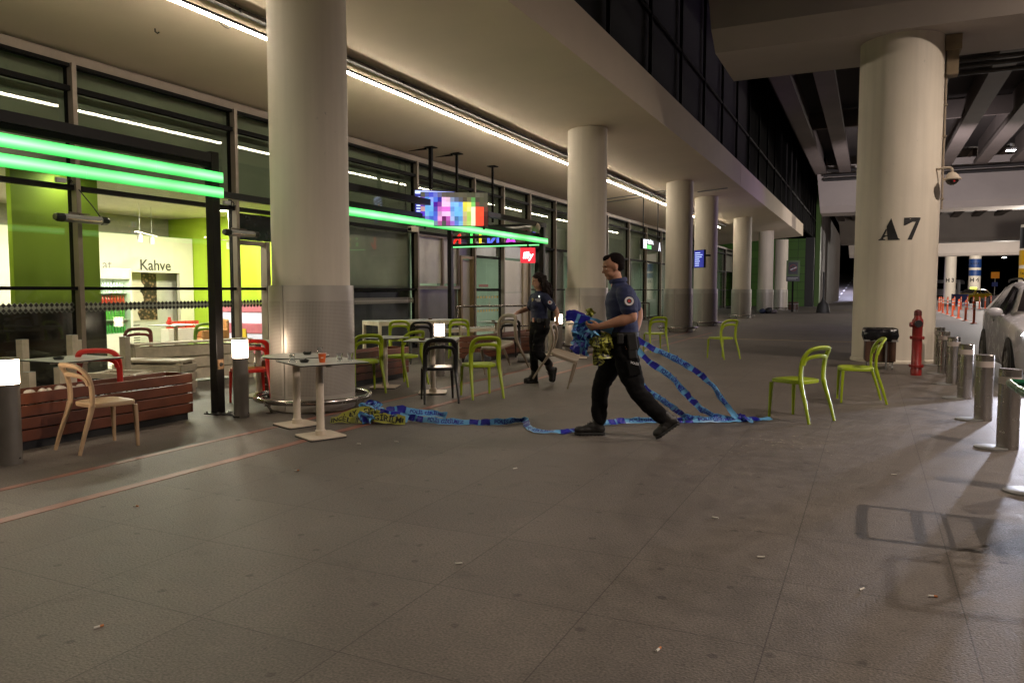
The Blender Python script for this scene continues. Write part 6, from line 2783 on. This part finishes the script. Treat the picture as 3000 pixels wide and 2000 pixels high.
o.extr([(-.02, .02), (-.012, -.02), (0, -.03), (.012, -.02), (.02, .02), (0, .03)], lambda x, y, h: (.148 + h - abs(x) * .3, .055 + x, 1.275 + y), .012)
o.build('chest_badge', mat('gold_badge', (.35, .30, .14), .35, metal=.6, var=0), WOM)
o = MB()
o.cbox((.085, .14, 1.33), (.008, .014, .03), R(40), ry=R(20))
o.build('lit_clip', emat('lit_clip', (1, 1, .95), 1.2), WOM)
o = MB()
o.cyl((-.05, .245, 1.235), (-.02, .275, 1.245), .030, seg=20)
bw_ = o.build('sleeve_badge', badge_w, WOM)
o = MB()
o.cyl((-.0195, .2755, 1.245), (-.018, .277, 1.2455), .014, seg=16)
o.build('badge_centre', badge_r, bw_)
o = MB()
addtext(o, 'POLİS', .032, lambda x, y: (.07 - x * .12, .178 - abs(x) * .0, .635 + y + x * .2) if False else (.135, .075 + x, .625 + y - x * .15), bold=.001)
o.build('pocket_print', badge_w, WOM, fix=False)

# ------------------------------------------------------------------ police tape
t_blue = mat('tape_blue', (.14, .40, .70), .32, var=.12, scale=12)
t_ink = mat('tape_ink_blue', (.014, .016, .30), .4, var=0)
t_yel = mat('tape_yellow', (.36, .37, .06), .35, var=.1, scale=12)
t_blk = mat('tape_ink_black', (.008, .008, .008), .5, var=0)
t_vio = mat('tape_violet', (.05, .022, .36), .35, var=.1)
TXT = {}


def ribbon(par, pts, sides, w, base, ink, text, ts=.05, blocks=True, s0=0., n=6, name='ribbon'):
    pts = smoothpath(pts, n)
    sd = smoothpath([Vector(s).normalized() for s in sides], n)
    L_ = [0]
    for a, b_ in zip(pts, pts[1:]):
        L_.append(L_[-1] + (b_ - a).length)
    tot = L_[-1]
    nrm = []
    for i in range(len(pts)):
        t = (pts[min(i + 1, len(pts) - 1)] - pts[max(0, i - 1)]).normalized()
        s_ = sd[i]
        s_ = (s_ - t * s_.dot(t)).normalized()
        sd[i] = s_
        nrm.append(t.cross(s_))
    rows = 3
    o = MB()
    V_ = [[o.v(p + sd[i] * w * (j / rows - .5) + nrm[i] * .004 * math.sin(j * 2.1 + i * .5)) for j in range(rows + 1)] for i, p in enumerate(pts)]
    for i in range(len(pts) - 1):
        for j in range(rows):
            o.f([V_[i][j], V_[i][j + 1], V_[i + 1][j + 1], V_[i + 1][j]])
    def crinkle(mb):
        for v in mb.b.verts:
            p = v.co * 11 + Vector((s0 * 3, par.location.x, 0))
            v.co += Vector((noise.noise(p), noise.noise(p + Vector((9, 0, 0))), noise.noise(p + Vector((0, 9, 0))))) * .016
            p = v.co * 34
            v.co += Vector((noise.noise(p), noise.noise(p + Vector((5, 0, 0))), noise.noise(p + Vector((0, 5, 0))) * .6)) * .006
            if v.co.z + par.location.z < .006:
                v.co.z = .006 - par.location.z + (v.co.z + par.location.z) * .05
    crinkle(o)
    rb = o.build(name, base, par, smooth='all')

    def ev(s, t, off):
        s = max(0, min(tot - 1e-6, s))
        k = 0
        lo, hi = 0, len(L_) - 1
        while hi - lo > 1:
            k = (lo + hi) // 2
            if L_[k] <= s:
                lo = k
            else:
                hi = k
        f = (s - L_[lo]) / max(1e-9, L_[lo + 1] - L_[lo])
        p = pts[lo].lerp(pts[lo + 1], f)
        a, b_ = sd[lo].lerp(sd[lo + 1], f), nrm[lo].lerp(nrm[lo + 1], f)
        return p + a * t * w + b_ * off
    o = MB()
    s = s0
    if text not in TXT:
        V, F = textmesh(text, ts, 'LEFT', .0015)
        TXT[text] = (V, F, max(v[0] for v in V))
    V, F, wd = TXT[text]
    k = 0
    while s < tot:
        if blocks and s + .24 < tot:
            for a, b_ in ((s, s + .10), (s + .125, s + .22)):
                for off in (.0055, -.0055):
                    m_ = 4
                    vs = [[o.v(ev(a + (b_ - a) * i / m_, t, off)) for t in (-.5, -.17, .17, .5)] for i in range(m_ + 1)]
                    for i in range(m_):
                        for j in range(3):
                            o.f([vs[i][j], vs[i][j + 1], vs[i + 1][j + 1], vs[i + 1][j]])
            s += .27
        if s + wd * .6 > tot:
            break
        for off in (.0055, -.0055):
            vs = [o.v(ev(s + v[0], (v[1] - ts * .36) / w, off)) for v in V]
            for f in F:
                if all(s + V[i][0] < tot for i in f):
                    o.f([vs[i] for i in f])
        s += wd + .06
    crinkle(o)
    o.build('printing', ink, rb, fix=False)
    return rb


def crumple(par, c, ext, k, seed, base, ink, text, w=.07, ts=.05, n=7, blocks=True, zmin=None):
    rnd = random.Random(seed)
    c = Vector(c)
    for q in range(k):
        pts, sd = [], []
        d = Vector((rnd.uniform(-1, 1), rnd.uniform(-1, 1), rnd.uniform(-.5, .5)))
        p = c + Vector([rnd.uniform(-.6, .6) * e for e in ext])
        for j in range(n):
            tgt = c + Vector([rnd.uniform(-1, 1) * e for e in ext])
            p = p.lerp(tgt, .62)
            if zmin is not None:
                p.z = max(p.z, zmin + rnd.uniform(0, .015))
            pts.append(p.copy())
            sd.append(Vector((rnd.uniform(-.6, .6), rnd.uniform(-.6, .6), rnd.uniform(.35, 1))) if rnd.random() < .6 else Vector((rnd.uniform(-1, 1), rnd.uniform(-1, 1), rnd.uniform(-.3, .6))))
        rb = ribbon(par, pts, sd, w, base, ink, text, ts, blocks, rnd.uniform(-.1, .1) if not blocks else 0, 6)


TB = 'POLİS GİRİLMEZ'
# long tape on the paving, from the heap to its far end
UP = (0, 0, 1)
TP = thing('police_tape', 'long blue police tape stretched across the paving from the crumpled heap past the policeman\'s boots', 'police tape', (-3.2, 7.2, 0))
org = Vector((-3.2, 7.2, 0))


def rel(l, o_=org):
    return [Vector(p) - o_ for p in l]


fl = [(-4.62, 6.93, .05), (-4.40, 6.90, .045), (-4.12, 6.88, .04), (-3.90, 6.95, .035), (-3.68, 7.02, .032), (-3.52, 7.10, .035), (-3.42, 7.22, .04), (-3.34, 7.36, .035), (-3.18, 7.10, .02), (-3.02, 6.90, .022), (-2.85, 6.90, .025), (-2.70, 6.95, .025), (-2.60, 7.12, .03), (-2.52, 7.45, .03), (-2.36, 7.76, .028), (-2.07, 7.93, .03), (-1.66, 8.15, .032), (-1.30, 8.36, .03), (-1.12, 8.50, .03), (-.95, 8.62, .025)]
fs_ = [(0, .3, 1), (0, .35, 1), (0, .5, .9), (0, .55, .8), (0, .7, .6), (.3, .5, .7), (.3, .2, .8), (.6, .1, .5), (.7, .5, .3), (.1, 1, .3), (0, 1, .35), (0, 1, .3), (-.8, .5, .3), (-.8, .4, .5), (-.3, .6, .7), (-.2, .6, .7), (-.2, .6, .7), (-.2, .6, .6), (-.2, .8, .4), (-.2, .9, .3)]
ribbon(TP, rel(fl), fs_, .066, t_blue, t_ink, TB, .054, s0=.1)
# the three strands pulled behind the man
for nm, pts, lb in (('a', [(-2.08, 7.24, .95), (-1.94, 7.38, .85), (-1.73, 7.59, .71), (-1.52, 7.91, .51), (-1.39, 8.19, .25), (-1.26, 8.41, .02)], 'blue police tape strand trailing from the policeman\'s hip, the highest of three'),
                    ('b', [(-2.06, 7.18, .86), (-1.95, 7.33, .71), (-1.80, 7.55, .55), (-1.62, 7.97, .22), (-1.50, 8.24, .08), (-1.29, 8.40, .02)], 'blue police tape strand trailing from the policeman\'s hip, the middle of three'),
                    ('c', [(-2.06, 7.15, .66), (-2.00, 7.30, .46), (-1.86, 7.64, .27), (-1.75, 8.10, .07), (-1.59, 8.25, .04), (-1.32, 8.38, .03)], 'blue police tape strand sagging behind the policeman\'s rear leg, the lowest of three')):
    Q = thing('police_tape', lb, 'police tape', (-1.6, 7.9, 0), group='police tape strands pulled by the policeman')
    sv = [(.5, .3, .8), (.5, .2, .8), (.55, .1, .7), (.6, .1, .6), (.7, .2, .5), (.4, .6, .5)]
    ribbon(Q, rel(pts, Vector((-1.6, 7.9, 0))), sv, .058, t_blue, t_ink, TB, .05, s0=.02 if nm == 'a' else .12)
KN = thing('tape_knot', 'violet and blue tangle where the three tape strands meet the long tape', 'police tape', (-1.25, 8.41, 0))
crumple(KN, (0, 0, .04), (.10, .06, .03), 2, 4, t_vio, t_ink, TB, .06, .045, 6, zmin=.015)
crumple(KN, (.06, .03, .035), (.12, .07, .025), 1, 9, t_blue, t_ink, TB, .06, .045, 6, zmin=.015)
# heap on the floor
HP = thing('tape_heap', 'crumpled heap of blue and yellow police tape on the paving by the table foot', 'police tape', (-4.78, 6.66, 0), group=None)
Y1 = 'GİRİLMEZ'
ribbon(HP, [(-.40, -.14, .02), (-.27, -.06, .08), (-.12, .02, .13), (.02, .05, .10)], [(.1, .5, 1), (-.2, .5, .9), (.2, .6, .8), (.2, .8, .5)], .10, t_yel, t_blk, 'OLAY', .085, False, s0=.02)
ribbon(HP, [(-.42, -.20, .03), (-.30, -.17, .05), (-.16, -.10, .03), (.02, -.08, .06)], [(0, .4, 1), (.3, .6, .6), (-.2, .4, 1), (0, .3, 1)], .08, t_yel, t_blk, 'INCEL', .075, False, s0=.01)
ribbon(HP, [(.06, -.09, .075), (.16, -.04, .07), (.27, .01, .055), (.36, .04, .05)], [(.2, .3, 1), (-.1, .4, 1), (.1, .4, .9), (.1, .3, .8)], .10, t_yel, t_blk, 'GİRİLME', .085, False, s0=.0)
ribbon(HP, [(.05, .14, .12), (.18, .18, .14), (.30, .30, .10), (.46, .42, .08), (.60, .50, .05)], [(.3, .5, 1), (0, .4, .9), (.3, .4, .9), (-.2, .6, .7), (.2, .6, .6)], .075, t_blue, t_ink, TB, .055, True)
ribbon(HP, [(.08, -.02, .12), (.16, .02, .10), (.22, .10, .09), (.34, .14, .05)], [(.4, .4, 1), (.2, -.3, 1), (.4, .5, .8), (0, .4, .9)], .085, t_blue, t_ink, TB, .06, True)
crumple(HP, (-.10, .10, .12), (.22, .11, .09), 6, 12, t_blue, t_ink, TB, .085, .06, 7, zmin=.02)
crumple(HP, (-.02, -.12, .075), (.15, .07, .06), 4, 31, t_blue, t_ink, 'and', .09, .06, 6, zmin=.02)
crumple(HP, (-.12, .0, .08), (.24, .12, .06), 4, 17, t_yel, t_blk, Y1, .08, .07, 7, False, zmin=.02)
crumple(HP, (.16, .05, .06), (.16, .08, .05), 2, 19, t_blue, t_ink, TB, .08, .06, 7, zmin=.02)
# bundle held by the man
BD = thing('tape_bundle', 'big crumpled bundle of blue and yellow police tape in the policeman\'s hands', 'police tape', (-2.41, 6.83, 1.01))
crumple(BD, (-.03, -.02, .02), (.15, .11, .14), 8, 41, t_blue, t_ink, TB, .085, .06, 7)
crumple(BD, (-.06, -.01, -.09), (.12, .10, .10), 4, 47, t_blue, t_ink, 'and', .09, .06, 6)
crumple(BD, (.12, .02, -.09), (.13, .11, .13), 10, 52, t_yel, t_blk, Y1, .075, .07, 7, False)
crumple(BD, (.0, .02, .20), (.06, .05, .035), 2, 58, t_yel, t_blk, Y1, .06, .05, 6, False)
ribbon(BD, [(-.20, -.08, .19), (-.10, -.06, .15), (.0, -.03, .12), (.10, -.02, .09), (.22, .03, .04)], [(.1, .0, 1), (.2, 0, 1), (.2, .1, 1), (.2, .1, .9), (.3, 0, .8)], .085, t_blue, t_ink, TB, .06, True)
ribbon(BD, [(-.21, -.07, .17), (-.12, -.05, .17), (-.05, -.03, .13)], [(.1, .0, 1), (.2, 0, 1), (.2, .1, 1)], .10, t_vio, t_ink, 'and', .05, False)
ribbon(BD, [(.10, .0, -.1), (.06, -.01, -.2), (.08, 0, -.28), (.13, .02, -.24)], [(.9, .2, .1), (1, .1, 0), (1, .2, 0), (.7, .2, .5)], .06, t_yel, t_blk, Y1, .05, False)
